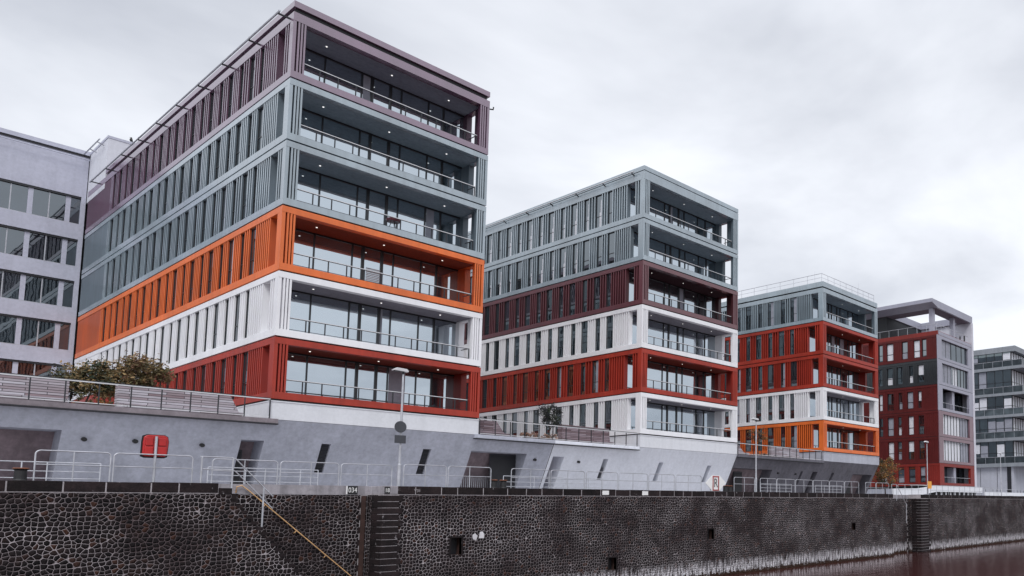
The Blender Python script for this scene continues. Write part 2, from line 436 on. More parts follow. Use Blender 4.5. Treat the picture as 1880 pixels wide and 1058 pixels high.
def make_storey(bld, base, x0, x1, zt, zb, color, pat, y_pat, y1, dz_top=.33, win_to=90, right=True):
    """one storey: frame mesh + window, glazing, railing, ceiling lights as its children"""
    Y = YF
    zh = zt - dz_top; zf = zb + .37
    mb = MB(); c = color; cs = color + '_sheet'  # cs: backing and rib bodies, shade painted in except on white
    T = .36
    # bands round the storey (front, left, right)
    for za, zb_ in ((zh, zt), (zb, zf)):
        mb.box(x0, x1, Y, Y + T, za, zb_, c)
        mb.box(x0, x0 + T, Y + T, y1, za, zb_, c)
        mb.box(x1 - T, x1, Y + T, y1, za, zb_, c)
    # slabs
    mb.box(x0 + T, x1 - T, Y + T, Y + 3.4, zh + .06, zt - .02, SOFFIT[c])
    mb.box(x0 + T, x1 - T, Y + T, Y + 3.4, zb + .02, zf - .03, c)
    # thin bright edge profile under the header
    mb.box(x0 + .55, x1 - .55, Y + T + .10, Y + T + .16, zh + .02, zh + .055, c)
    # seam groove below the storey
    mb.box(x0 + .16, x1 - .16, Y + .16, y1 - .1, zb - .10, zb + .01, 'seam')
    # front jambs: ribs on a recessed sheet
    for xa, sgn in ((x0, 1), (x1, -1)):
        for k in range(4):
            w = .09 if k else .16
            p = xa + sgn * (0 if k == 0 else .10 + k * .145)
            mb.box(p, p + sgn * w, Y + .012, Y + (.30 if k == 0 else .03), zf, zh, c)
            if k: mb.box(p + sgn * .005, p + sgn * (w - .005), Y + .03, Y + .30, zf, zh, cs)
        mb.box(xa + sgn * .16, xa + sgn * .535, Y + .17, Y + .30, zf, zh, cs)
    wins = []
    for side in ((0, 1) if right else (0,)):
        X = x0 if side == 0 else x1; sg = 1 if side == 0 else -1
        for typ, a, b, n in patterns(pat, y_pat - Y):
            ya, yb = Y + a, Y + b
            if typ == 'post':
                ya2 = ya + .30
                mb.box(X + sg * .006, X + sg * .30, ya2, yb, zf, zh, c)
            elif typ == 'fin':
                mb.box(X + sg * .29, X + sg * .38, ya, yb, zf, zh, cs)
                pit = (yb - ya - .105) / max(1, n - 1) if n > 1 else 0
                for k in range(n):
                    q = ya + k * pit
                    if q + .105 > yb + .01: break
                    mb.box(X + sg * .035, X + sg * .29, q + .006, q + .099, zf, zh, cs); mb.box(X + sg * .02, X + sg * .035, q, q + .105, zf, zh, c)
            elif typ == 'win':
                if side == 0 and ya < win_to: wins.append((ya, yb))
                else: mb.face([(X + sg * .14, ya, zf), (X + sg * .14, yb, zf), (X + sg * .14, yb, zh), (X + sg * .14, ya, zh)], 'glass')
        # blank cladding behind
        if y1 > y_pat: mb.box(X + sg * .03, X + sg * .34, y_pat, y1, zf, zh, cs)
    # dark body of the building behind the skin
    mb.box(x0 + .39, x1 - .39, Y + 2.62, y1 - .05, zb + .02, zt - .03, 'core')
    st = mb.build('storey', bld, base)
    B = Vector(base)
    for k, (ya, yb) in enumerate(wins):
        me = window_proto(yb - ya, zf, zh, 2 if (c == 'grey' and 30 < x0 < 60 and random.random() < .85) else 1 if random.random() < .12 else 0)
        o = bpy.data.objects.new('window', me); COL.objects.link(o); o.parent = st
        o.location = Vector((x0 + .14, ya, zf)) - B
    # balcony glazing
    g = MB(); Yg = Y + 2.5; xa, xb = x0 + .36, x1 - .36
    mull = [(2.58, .06), (4.59, .06), (5.18, .15), (6.26, .15), (6.93, .06), (8.63, .06), (9.62, .10)]
    sh = random.uniform(-.12, .12)
    g.face([(xa, Yg, zf), (xb, Yg, zf), (xb, Yg, zh + .06), (xa, Yg, zh + .06)], 'balcony_glass')
    for mx, w in mull: g.box(x0 + mx + sh - w / 2, x0 + mx + sh + w / 2, Yg - .06, Yg + .03, zf, zh + .06, 'frame')
    g.box(xa, xb, Yg - .05, Yg + .03, zf - .02, zf + .09, 'frame'); g.box(xa, xb, Yg - .05, Yg + .03, zh - .04, zh + .06, 'frame')
    # curtains / blinds seen in some panes
    for (m0, _), (m1, _) in zip(mull, mull[1:]):
        if random.random() < .07: g.box(x0 + m0 + sh + .08, x0 + m0 + sh + (m1 - m0) * random.uniform(.3, .9), Yg - .012, Yg - .006, zf + .1, zh - .05, 'sheer')
    if c == 'orange' and x0 < 30:
        z = zf + .1
        while z < zf + 1.55: g.box(x0 + 5.32, x0 + 6.12, Yg - .045, Yg - .012, z, z + .045, 'frame_light'); z += .10
    g.build('balcony_glazing', st, base)
    # balcony railing
    r = MB(); zr = zf + .70; yr = Y + .20
    px = x0 + 1.45
    posts = []
    while px < x1 - .8: posts.append(px); px += .93
    for p in posts: r.box(p - .022, p + .022, yr - .03, yr + .03, zf, zr, 'railpost')
    r.box(x1 - .76, x1 - .715, yr - .03, yr + .03, zf, zr + .005, 'railpost')
    r.box(x0 + .5, x1 - .72, yr - .03, yr + .03, zr, zr + .04, 'raillight')
    r.box(x0 + .5, x1 - .72, yr - .024, yr + .024, zr - .028, zr - .002, 'railpost')
    r.box(x0 + .5, x1 - .72, yr - .015, yr + .015, zf + .07, zf + .095, 'railpost')
    r.box(x1 - .76, x1 - .715, yr + .03, Y + 1.1, zr - .02, zr + .02, 'railpost')
    r.build('railing', st, base)
    # ceiling lights
    LR = .045 if x0 < 30 else .03
    for dx in (2.15, 5.75, 9.3):
        L = MB(); L.lathe(x0 + dx, Y + 1.36, [(LR, zh + .058), (LR, zh + .035), (LR * .6, zh + .028)], 'light', 10)
        L.build('ceiling_light', st, base)
    return st

def roof_cap(bld, base, x0, x1, y1, zt, zh, color, groove=.28, fascia=.33, recess=.14, over=0.0):
    """flat roof: fascia slab, recessed dark groove; zh = top of the storey below"""
    mb = MB()
    mb.box(x0 - over, x1 + over, YF - over, y1, zt - fascia, zt, color)
    mb.box(x0 + recess, x1 - recess, YF + recess, y1 - .1, zh, zt - fascia, 'seam')
    mb.box(x0 + .3, x1 - .3, YF + .3, y1 - .3, zt, zt + .02, 'deck')
    return mb.build('roof', bld, base)

def plinth(bld, base, x0, x1, y1, mat):
    mb = MB()
    mb.box(x0, x1, YF + .02, y1, ZPL, 5.56, mat)
    mb.box(x0 - .02, x1 + .02, YF - .01, y1, 5.56, 5.62, mat)
    mb.box(x0 + .06, x1 - .06, YF + .08, y1, 5.62, 5.70, 'seam')
    return mb.build('plinth', bld, base)

# ---- building one (purple, grey, grey, orange, white, red)
X1a, X1b = 15.67, 27.01
b1 = thing('office_building', 'tallest and nearest office block with purple top storey, orange storey and red base storey', 'office building', (21.3, 46, G), 'office blocks with coloured storeys')
bb = (21.3, 46, G)
cols = ['purple', 'grey', 'grey', 'orange', 'white', 'red']
for i, c in enumerate(cols):
    zt = 26.90 if i == 0 else SEAM[i] - .085
    make_storey(b1, bb, X1a, X1b, zt, SEAM[i + 1], c, 'AB'[i % 2], 80.3, 87.2, .48 if i == 0 else .33, 80.2)
roof_cap(b1, bb, X1a, X1b, 82.1, 27.53, 26.90, 'purple', fascia=.34)
plinth(b1, bb, X1a, X1b, 87.2, 'conc_white')
rr = MB()
rr.tube([(15.14, 46.35, 26.76), (15.14, 84.0, 26.76)], .055, 'galv', 6)
for y in [46.5 + 4.1 * k for k in range(10)]:
    rr.box(15.10, 15.68, y - .045, y + .045, 26.62, 26.69, 'railpost')
    rr.box(15.11, 15.17, y - .03, y + .03, 26.69, 26.86, 'galv')
for y in (46.5, 78.0): rr.tube([(27.0, y, 26.55), (27.55, y, 26.72), (27.57, y, 26.9)], .045, 'railpost', 6)
rr.build('facade_rail', b1, bb)

# ---- building two (grey, grey, maroon, white, red, white)
X2a, X2b = 40.34, 51.70
b2 = thing('office_building', 'second office block from the left, two grey storeys over maroon, white and red ones', 'office building', (46, 46, G), 'office blocks with coloured storeys')
bb = (46, 46, G)
for i, c in enumerate(['grey', 'grey', 'maroon', 'white', 'red', 'white']):
    zt = 27.10 if i == 0 else SEAM[i] - .085
    make_storey(b2, bb, X2a, X2b, zt, SEAM[i + 1], c, 'AB'[i % 2], 76.0, 78.0, .68 if i == 0 else .33, 71)
roof_cap(b2, bb, X2a, X2b, 78.0, 27.53, 27.10, 'grey', fascia=.36)
plinth(b2, bb, X2a, X2b, 78.0, 'conc_white')
rr = MB()
rr.tube([(40.05, 46.9, 27.12), (40.05, 77, 27.12)], .05, 'raillight', 6)
for y in [47.2 + 3.6 * k for k in range(8)]:
    rr.tube([(40.35, y, 26.93), (40.05, y, 27.06)], .05, 'railpost', 6)
rr.tube([(51.7, 46.6, 26.55), (52.25, 46.6, 26.72), (52.27, 46.6, 26.9)], .05, 'railpost', 6)
rr.build('facade_rail', b2, bb)

# ---- building three (grey, red, red, white, orange)
X3a, X3b = 65.3, 76.6
b3 = thing('office_building', 'third office block from the left, grey top over two red, white and orange storeys', 'office building', (71, 46, G), 'office blocks with coloured storeys')
bb = (71, 46, G)
for i, c in enumerate(['grey', 'red', 'red', 'white', 'orange']):
    zt = 23.30 if i == 0 else SEAM[i + 1] - .085
    make_storey(b3, bb, X3a, X3b, zt, SEAM[i + 2], c, 'BA'[i % 2], 66.0, 68.0, .45 if i == 0 else .33, 61)
roof_cap(b3, bb, X3a, X3b, 68.0, 24.0, 23.30, 'grey', fascia=.55)
plinth(b3, bb, X3a, X3b, 68.0, 'conc_white2')
rr = MB(); zr = 24.95
rr.tube([(65.5, 68, zr), (65.5, 46.3, zr), (76.3, 46.3, zr)], .028, 'galv', 6)
for k in range(12): rr.tube([(65.5, 46.3 + k * 1.9, 24.0), (65.5, 46.3 + k * 1.9, zr)], .022, 'galv', 5)
for k in range(1, 10): rr.tube([(65.5 + k * 1.2, 46.3, 24.0), (65.5 + k * 1.2, 46.3, zr)], .022, 'galv', 5)
rr.tube([(65.5, 68, zr - .45), (65.5, 46.3, zr - .45), (76.3, 46.3, zr - .45)], .018, 'galv', 5)
rr.build('roof_railing', b3, bb)
for x, y, h in ((74.5, 47.3, 2.2), (68.0, 49, 2.3)):
    a = MB(); a.tube([(x, y, 24.0), (x, y, 24.0 + h)], .02, 'galv', 5, .008); a.build('lightning_rod', b3, bb)

# ------------------------------------------------------------------ building four: dark red with open roof terrace
XS, XE = 92.4, 103.55
bb = (98, 46, G)
b4 = thing('apartment_building', 'dark red apartment block with a black storey and a lilac roof canopy over its terrace', 'apartment building', bb)
Z4 = [23.72, 19.80, 16.28, 12.72, 5.55, 2.5]
win_y = [(47.72, 48.42), (48.72, 49.72), (50.66, 51.58), (52.95, 54.05), (54.7, 55.4)]
def b4_storey(zt, zb, color, rows, frontcolor, panes):
    mb = MB()
    holes = []
    for wz0, wz1, ws in rows: holes += [(a, b, wz0, wz1) for a, b in ws]
    P = lambda u, z, d: (XS + d, u, z)
    gridwall(mb, 46.0, 66.0, zb, zt, holes, P, .22, color, color)
    # vertical ribs
    ys = [46.25 + .3 * k for k in range(60)]
    for y in ys:
        iv = [(zb + .32, zt - .32)]
        if any(a - .1 < y < b for a, b, c, d in holes): continue
        for a, b in iv: mb.box(XS - .035, XS, y, y + .10, a, b, color)
    mb.box(XS - .05, XS - .002, 46.101, 66, zt - .30, zt, color); mb.box(XS - .05, XS - .002, 46.101, 66, zb + .06, zb + .32, color)
    # front: frame with one wide opening, recessed glazing
    mb.box(XS + .101, XE, 45.98, 46.35, zt - .42, zt, frontcolor); mb.box(XS + .101, XE, 45.98, 46.35, zb + .06, zb + .42, frontcolor)
    mb.box(XS + .101, XS + 1.25, 45.98, 46.35, zb + .42, zt - .42, frontcolor); mb.box(XE - 1.3, XE, 45.98, 46.35, zb + .42, zt - .42, frontcolor)
    mb.box(XS + .1, XE, 46.0, 46.3, zb, zb + .06, 'seam'); mb.box(XS - .01, XS + .02, 46.1, 66, zb - .01, zb + .06, 'seam'); mb.box(XS - .052, XS + .1, 45.975, 46.1, zb, zt, frontcolor)
    mb.box(XS + .3, XE - .02, 47.6, 66, zb, zt - .02, 'core')
    st = mb.build('storey', b4, bb)
    for wz0, wz1, ws in rows:
        for a, b in ws:
            w = MB(); x = XS + .20; h = wz1 - wz0
            w.face([(x, a, wz0), (x, a, wz1), (x, b, wz1), (x, b, wz0)], 'glass')
            for ya, yb, za, zb_ in ((a, a + .07, wz0, wz1), (b - .07, b, wz0, wz1), (a, b, wz0, wz0 + .07), (a, b, wz1 - .07, wz1), (a, b, wz0 + h * .36, wz0 + h * .36 + .07)):
                w.box(x - .05, x + .02, ya + (0 if ya == a else .001), yb, za, zb_, 'frame')
            q = random.random()
            if q < .75: w.box(x - .012, x - .006, a + .07, b - .07, wz0 + (h * .43 if q < .25 else .07), wz1 - .07 - (h * .0 if q < .5 else h * .55), random.choice(['blind_and_strip', 'sheer', 'blind_and_strip']))
            w.build('window', st, bb)
    g = MB(); yg = 46.28 if panes != 'balcony' else 47.4
    xa, xb = XS + 1.25, XE - 1.3; z0, z1 = zb + .42, zt - .42
    g.face([(xa, yg, z0), (xb, yg, z0), (xb, yg, z1), (xa, yg, z1)], 'balcony_glass' if panes == 'bright' else 'glass')
    n = {'bright': 9, 'half': 8, 'dark': 5, 'balcony': 4}[panes]
    for k in range(n + 1):
        x = xa + (xb - xa) * k / n; g.box(x - .04, x + .04, yg - .05, yg + .02, z0, z1, 'frame')
    if panes == 'bright':
        for k in range(6): g.box(xa + (xb - xa) * k / n + .12, xa + (xb - xa) * (k + 1) / n - .12, yg - .02, yg - .012, z0 + .05, z1 - .05, 'blind_and_strip')
        g.box(xa + (xb - xa) * .69, xb - .3, yg - .02, yg - .012, z0 + .05, z1 - .1, 'sheer')
    elif panes == 'half':
        g.box(xa + .1, xa + (xb - xa) * .4, yg - .02, yg - .012, z0 + .05, z1 - .1, 'sheer')
        g.box(xa + (xb - xa) * .45, xa + (xb - xa) * .52, yg - .02, yg - .012, z0 + .05, z1 - .1, 'blind_and_strip'); g.box(xa + (xb - xa) * .54, xa + (xb - xa) * .60, yg - .02, yg - .012, z0 + .05, z1 - .1, 'blind_and_strip')
    elif panes == 'dark':
        g.box(xa + .1, xa + (xb - xa) * .36, yg - .02, yg - .012, z0 + .05, z1 - .1, 'sheer')
    if panes == 'balcony':
        g.box(xa + (xb - xa) * .44, xa + (xb - xa) * .53, yg - 1.0, yg, z0, z1, 'lilac')
        g.box(xa, xb, 46.05, 46.09, z0 + .75, z0 + .79, 'galv')
        for k in range(9): g.box(xa + k * (xb - xa) / 8 - .02, xa + k * (xb - xa) / 8 + .02, 46.05, 46.09, z0, z0 + .75, 'railpost')
    g.build('front_glazing', st, bb)
b4_storey(23.15, Z4[1], 'darkred', [(20.3, 22.75, win_y)], 'lilac', 'dark')
b4_storey(Z4[1], Z4[2], 'black', [(16.8, 19.25, [(48.15, 49.12), (49.85, 50.5), (51.55, 52.45), (53.1, 54.05), (54.8, 55.5)])], 'lilac', 'half')
b4_storey(Z4[2], Z4[3], 'darkred', [(13.25, 15.6, [(48.6, 49.14), (49.9, 50.85), (51.6, 52.2), (53.0, 54.05), (54.8, 55.4)])], 'lilac', 'balcony')
b4_storey(Z4[3], 9.15, 'darkred', [(9.6, 12.2, [(48.28, 49.12), (49.88, 50.73), (51.75, 52.36), (53.06, 54.03), (54.8, 55.4)])], 'maroon_lilac', 'bright')
b4_storey(9.15, Z4[4], 'darkred', [(6.2, 8.72, [(48.27, 49.1), (49.88, 50.79), (51.8, 52.44), (53.06, 54.0)])], 'maroon_lilac', 'bright')
b4_storey(Z4[4], Z4[5], 'brick', [(3.0, 5.15, [(48.2, 49.0), (49.76, 50.77), (51.45, 52.48), (54.2, 55.2)])], 'brick', 'balcony')
mb = MB()                                    # pale fin wall closing the right-hand side
mb.box(XE, XE + .55, 45.9, 66, 2.5, 26.94, 'pier_white')
for k in range(4):
    mb.box(XE - .035, XE - .005, 47.0 + k * .7, 47.25 + k * .7, 23.95, 25.1, 'seam')
mb.build('side_wall', b4, bb)
mb = MB(); mb.box(XS + .004, XE, 46.004, 66, 23.16, 23.72, 'brick'); mb.box(XS + .1, XE - .01, 46.25, 65.9, 23.72, 23.74, 'paving'); mb.box(XS + .3, XE, 45.97, 46.2, 23.2, 23.66, 'lilac'); mb.build('terrace_parapet', b4, bb)
mb = MB()                                    # canopy with a roof opening
mb.prism([(91.0, 27.42), (92.75, 26.95), (95.0, 26.95), (95.0, 27.92), (91.0, 27.92)], 46.0, 64.0, 'lilac')
for a, b, c, d in ((95.0, XE + .55, 46.0, 48.0), (103.2, XE + .55, 48.0, 64.0), (95.0, 103.2, 54.15, 64.0)):
    mb.box(a, b, c, d, 26.95, 27.92, 'lilac')
mb.build('roof_canopy', b4, bb)
mb = MB()
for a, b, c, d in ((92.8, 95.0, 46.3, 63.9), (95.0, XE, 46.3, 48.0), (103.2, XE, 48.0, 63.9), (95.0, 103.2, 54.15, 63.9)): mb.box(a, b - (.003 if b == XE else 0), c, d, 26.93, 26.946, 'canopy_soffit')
mb.build('canopy_soffit', b4, bb)
mb = MB(); mb.box(XS + .6, XE, 54.3, 64, 23.72, 26.95, 'core'); mb.build('penthouse_wall', b4, bb)
for x, y in ((92.85, 47.0), (99.3, 47.0)):
    mb = MB(); mb.box(x - .32, x + .32, y - .3, y + .3, 23.72, 26.95, 'lilac'); mb.build('column', b4, bb)
mb = MB()
mb.tube([(XS + .15, 64, 24.7), (XS + .15, 46.2, 24.7), (XE - .3, 46.2, 24.7)], .035, 'galv', 6)
for k in range(12): mb.tube([(XS + .15, 46.2 + k * 1.5, 23.7), (XS + .15, 46.2 + k * 1.5, 24.7)], .025, 'galv', 5)
for k in range(1, 8): mb.tube([(XS + .15 + k * 1.45, 46.2, 23.7), (XS + .15 + k * 1.45, 46.2, 24.7)], .025, 'galv', 5)
mb.build('terrace_railing', b4, bb)

# ------------------------------------------------------------------ building five: grey glass block with wrap-around balconies
bb = (125, 46, G)
b5 = thing('apartment_building', 'grey glass apartment block with wrap-around balconies at the far right edge', 'apartment building', bb)
xb0, xb1, yb1 = 119.3, 140.0, 75.0
slabs = [(22.25, 22.75), (17.9, 18.35), (14.28, 14.72), (10.36, 10.88), (6.1, 6.7)]
tops = [25.2] + [s[0] for s in slabs]
for k, (z0, z1) in enumerate(slabs):
    s = MB(); s.box(xb0 - .25, xb1, 43.9, yb1, z0, z1, 'conc_slab'); sl = s.build('balcony_slab', b5, bb)
    g = MB()
    zt = z1 + (1.0 if k else .95); gm = 'rail_glass'
    g.face([(xb0 - .2, 44.0, z1), (xb1, 44.0, z1), (xb1, 44.0, zt), (xb0 - .2, 44.0, zt)], gm)
    g.face([(xb0 - .2, 44.0, z1), (xb0 - .2, yb1, z1), (xb0 - .2, yb1, zt), (xb0 - .2, 44.0, zt)], gm)
    for q in range(14): g.box(xb0 - .225, xb0 - .19, 44.0 + q * 1.7, 44.04 + q * 1.7, z1, zt, 'galv')
    for q in range(1, 12): g.box(xb0 + q * 1.7, xb0 + .04 + q * 1.7, 43.97, 44.005, z1, zt, 'galv')
    g.box(xb0 - .24, xb1, 43.96, 44.03, zt, zt + .05, 'galv'); g.box(xb0 - .24, xb0 - .17, 44.03, yb1, zt, zt + .05, 'galv')
    g.build('glass_railing', sl, bb)
    w = MB(); zh = tops[k]
    w.face([(xb0 + .1, 46, z1), (xb1, 46, z1), (xb1, 46, zh), (xb0 + .1, 46, zh)], 'glass')
    w.face([(xb0 + .1, 46, z1), (xb0 + .1, yb1, z1), (xb0 + .1, yb1, zh), (xb0 + .1, 46, zh)], 'green_glass')
    for q in range(20):
        y = 46 + q * 1.45; w.box(xb0 + .04, xb0 + .12, y, y + .09, z1, zh, 'frame')
        if random.random() < .55: w.box(xb0 + .075, xb0 + .085, y + .1, y + 1.4, z1 + (zh - z1) * random.uniform(.05, .5), zh - random.uniform(.05, 1.0), random.choice(['sheer', 'sheer', 'green_glass', 'blind_and_strip']))
    for q in range(12):
        x = xb0 + .1 + q * 1.1; w.box(x, x + .08, 45.93, 46.01, z1, zh, 'frame')
        w.box(x + .16, x + 1.02, 45.985, 45.992, z1 + .1, zh - .12, 'blind_and_strip')
    w.box(xb0 + .05, xb1, 45.94, 46.01, z1 + (zh - z1) * .45, z1 + (zh - z1) * .45 + .07, 'frame')
    w.box(xb0 + .05, xb0 + .12, 46.01, yb1, z1 + (zh - z1) * .45, z1 + (zh - z1) * .45 + .07, 'frame')
    w.build('glazing', b5, bb)
mb = MB(); mb.box(xb0 - .15, xb1, 45.2, yb1, 25.2, 26.1, 'conc_slab'); mb.box(xb0 + .4, xb1, 46.4, yb1, 6.2, 25.2, 'core')
mb.build('roof', b5, bb)
mb = MB(); mb.box(xb0 + .3, xb1, 46.2, yb1, G, 6.1, 'conc_white2')
for y in (49.0, 52.0, 55.0): mb.box(xb0 + .28, xb0 + .30, y, y + .06, G, 6.0, 'seam')
mb.box(xb0 + .24, xb0 + .3, 46.6, 47.3, G, 6.08, 'frame')
mb.build('ground_floor_wall', b5, bb)

# ------------------------------------------------------------------ left connecting block with window strips
bb = (8, 87.5, G)
b0 = thing('office_building', 'pale lilac office block with long window strips at the left edge, behind the orange storey', 'office building', bb)
xl, xr, y0 = -14.0, 15.62, 87.5
mb = MB()
rows = [(26.42, 24.0), (22.72, 20.38), (19.15, 16.82), (15.58, 13.22), (12.02, 9.7), (8.4, 6.1)]
holes = [(xl + .5, xr - .28, b, a) for a, b in rows]
gridwall(mb, xl, xr, G, 30.1, holes, lambda u, z, d: (u, y0 + d, z), .35, 'render_lilac', 'render_lilac')
mb.box(xl, xr + 8, y0 + .5, y0 + 18, G, 30.0, 'core')
mb.face([(xr, y0, G), (xr, y0 + 18, G), (xr, y0 + 18, 30.1), (xr, y0, 30.1)], 'render_lilac')
wl = mb.build('wall', b0, bb)
mb = MB(); mb.box(xl, xr + .02, y0 - .12, y0 + 18, 30.1, 30.45, 'render_lilac'); mb.box(xl, xr - .02, y0 - .06, y0 + .1, 29.92, 30.1, 'seam')
mb.tube([(xl, y0 - .45, 29.6), (xr, y0 - .45, 29.6)], .05, 'render_lilac', 6); mb.build('roof', b0, bb)
for a, b in rows:
    k = 0; x = 12.25 - 2.2 * 11
    while x < xr - .3:
        xa, xb = max(x, xl + .5), min(x + 2.2, xr - .28)
        if xb - xa > .2:
            w = MB(); yg = y0 + .22
            w.face([(xa, yg, b), (xb, yg, b), (xb, yg, a), (xa, yg, a)], 'strip_glass')
            w.box(xa, min(xa + .30, xb), yg - .06, yg + .03, b, a, 'render_lilac')
            if xb - xa > 1.3: w.box(xa + 1.2, xa + 1.27, yg - .05, yg + .02, b, a, 'frame_light')
            w.box(xa, xb, yg - .16, yg + .03, a - .16, a, 'frame'); w.box(xa, xb, yg - .16, yg + .02, b, b + .07, 'frame_light')
            w.build('window', b0, bb)
        x += 2.2
mb = MB(); mb.box(15.68, 22.0, 82.2, 96, 26.0, 30.25, 'render_light'); mb.box(15.64, 22.04, 82.16, 96, 30.25, 30.45, 'render_lilac')
mb.tube([(15.25, 82.6, 30.1), (15.25, 87.4, 30.1)], .05, 'galv', 6)
for y in (83.4, 85.6): mb.tube([(15.25, y, 30.1), (15.7, y, 29.95)], .05, 'galv', 6)
mb.build('stair_tower', b0, bb)
mb = MB(); mb.tube([(20.3, 83, 30.4), (20.3, 83, 33.6)], .03, 'galv', 5, .01); mb.build('antenna', b0, bb)

# ------------------------------------------------------------------ sloping podium walls
SL = .518
def PS(u, z, d): return (u, YF + (ZPL - z) * SL + d, z)
def podium(label, base, xa, xb, mat, holes, pipes, deck, doors=(), louvres=(), grille=(), right_end=False, dm='conc_mid'):
    t = thing('podium_wall', label, 'wall', base, 'sloping concrete podium walls')
    mb = MB()
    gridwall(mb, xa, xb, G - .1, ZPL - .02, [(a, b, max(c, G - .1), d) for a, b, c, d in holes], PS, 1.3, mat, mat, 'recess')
    mb.face([PS(xa, ZPL - .02, 0), PS(xb, ZPL - .02, 0), (xb, YF + 6, ZPL - .02), (xa, YF + 6, ZPL - .02)], 'deck')
    if right_end: mb.face([PS(xb, G - .1, 0), (xb, YF + 8, G - .1), (xb, YF + 8, ZPL - .02), PS(xb, ZPL - .02, 0)], mat)
    mb.face([PS(xa + .02, G - .1, -.004), PS(xa + .07, G - .1, -.004), PS(xa + .07, ZPL - .05, -.004), PS(xa + .02, ZPL - .05, -.004)], 'seam')
    mb.build('wall', t, base)
    for x, z in pipes:
        p = MB(); c = Vector(PS(x, z, 0))
        p.tube([c + Vector((0, .02, .01)), c + Vector((0, -.16, -.03))], .095, 'ink', 12)
        p.build('drain_pipe', t, base)
    for a, b, c, d in doors:
        o = MB(); o.box(a, b, PS(0, d, 0)[1] + 1.22, PS(0, d, 0)[1] + 1.29, c, d, 'louvre'); o.box(a + .06, b - .06, PS(0, d, 0)[1] + 1.20, PS(0, d, 0)[1] + 1.22, c, d - .1, 'seam'); o.build('door', t, base)
    for a, b, c, d in louvres:
        o = MB(); z = c
        while z < d - .02:
            q = PS(0, z, .16)[1]
            o.box(a + .01, b - .01, q, q + .08, z, z + .035, 'louvre'); z += .085
        o.build('louvre', t, base)
    for a, b, c, d in grille:
        o = MB(); x = a
        while x < b:
            q = PS(0, c, .25)[1]; o.box(x, x + .03, q, q + .03, c, d, 'galv'); x += .14
        o.build('grille', t, base)
    for a, b in deck:
        o = MB(); o.box(a, b, YF - .10, YF + .5, 4.42, 4.66, 'deck' if a < 0 else dm); o.box(a, b - .0, YF - .16, YF + .45, 4.36, 4.42, 'seam'); o.build('deck_edge', t, base)
    return t
podium('mid grey sloping concrete podium wall below the purple topped block, with a wide garage recess', (16, 47, G), -6.0, 32.6, 'conc_mid',
       [(1.5, 8.16, G, 3.52), (14.68, 15.66, G, 3.54), (18.33, 18.79, 2.0, 3.55), (23.84, 24.33, 2.08, 3.58), (26.87, 30.84, G, 3.64)],
       [(8.9, 3.18), (10.63, 3.2), (13.13, 3.17), (31.53, 3.28)], [(-6, 16.0), (26.75, 32.6)],
       [(14.75, 15.2, G, 3.1), (28.9, 30.8, G, 3.6)], [(18.33, 18.79, 2.0, 3.55), (23.84, 24.33, 2.08, 3.58)], [(26.9, 30.8, G, 2.0)])
podium('pale grey sloping concrete podium wall with narrow slits, below the block with the maroon storey', (42, 47, G), 32.6, 51.7, 'conc_light',
       [(32.93, 33.83, G, 3.58), (37.3, 37.74, 2.06, 3.59), (42.86, 43.32, 2.08, 3.57), (48.48, 48.95, 2.1, 3.53)],
       [(35.12, 3.28)], [(32.6, 40.2)], (), dm='conc_light', louvres=[(37.3, 37.74, 2.06, 3.0)])
podium('dark grey sloping concrete podium wall below the block with the orange lowest storey', (64, 47, G), 51.7, 76.4, 'conc_dark',
       [(51.78, 57.5, G, 3.46), (62.1, 62.48, 2.1, 3.47), (64.14, 65.0, G, 3.5), (67.63, 68.1, 2.1, 3.5), (71.85, 75.9, G, 3.48)],
       [(58.46, 3.18), (61.29, 3.17)], [(51.7, 65.2)], [(53.4, 54.6, G, 3.2), (72.4, 73.4, G, 3.1)], right_end=True, dm='conc_dark')

# ------------------------------------------------------------------ terrace railings, benches
def terrace_rail(label, xa, xb, ya=YF - .02, step=1.07):
    base = ((xa + xb) / 2, ya, 4.66)
    t = thing('terrace_railing', label, 'railing', base, 'terrace railings')
    n = max(2, round((xb - xa) / step))
    for k in range(n + 1):
        x = xa + (xb - xa) * k / n
        p = MB(); p.box(x - .02, x + .02, ya - .03, ya + .03, 4.62, 5.66, 'railpost'); p.build('post', t, base)
    r = MB(); r.box(xa, xb, ya - .035, ya + .035, 5.64, 5.69, 'raillight'); r.box(xa, xb, ya - .04, ya + .04, 5.69, 5.725, 'railpost'); r.build('top_rail', t, base)
    r = MB(); r.box(xa, xb, ya - .02, ya + .02, 4.72, 4.755, 'raillight'); r.build('bottom_rail', t, base)
terrace_rail('terrace railing left of the red storey, in front of the bushes', -6.0, 15.62)
terrace_rail('terrace railing in front of the small dark tree, between the first two coloured blocks', 27.05, 40.0)
terrace_rail('terrace railing over the dark podium, behind the middle street lamp', 51.75, 64.9)

def bench(label, xa, xb, z1, cut=0.0, cutl=0.0, y=47.0, wm='wood'):
    base = ((xa + xb) / 2, y, 4.62)
    t = thing('wooden_bench', label, 'bench', base, 'timber benches on the terraces')
    m = MB(); m.prism([(xa + 0, 4.72), (xb, 4.72), (xb - cut, z1), (xa + cutl, z1)], y, y + .5, wm); m.build('backrest', t, base)
    m = MB(); m.box(xa + .15, xb - .1, y - .52, y - .004, 4.74, 4.90, wm); m.build('seat', t, base)
bench('long weathered timber bench back at the far left of the terrace', -5.0, 8.35, 5.80)
bench('weathered timber bench back with a slanted right end, between the bushes and the red storey', 9.98, 14.75, 5.86, .55)
bench('short timber bench back right beside the white plinth, left of the small dark tree', 26.9, 29.6, 5.72, .75, wm='wood_dark')
bench('brown timber bench back right of the small dark tree', 33.93, 38.25, 5.94, .14, wm='wood_dark')
bench('tiny timber bench end over the dark podium, left of the middle street lamp', 51.75, 54.0, 5.72, 1.1)
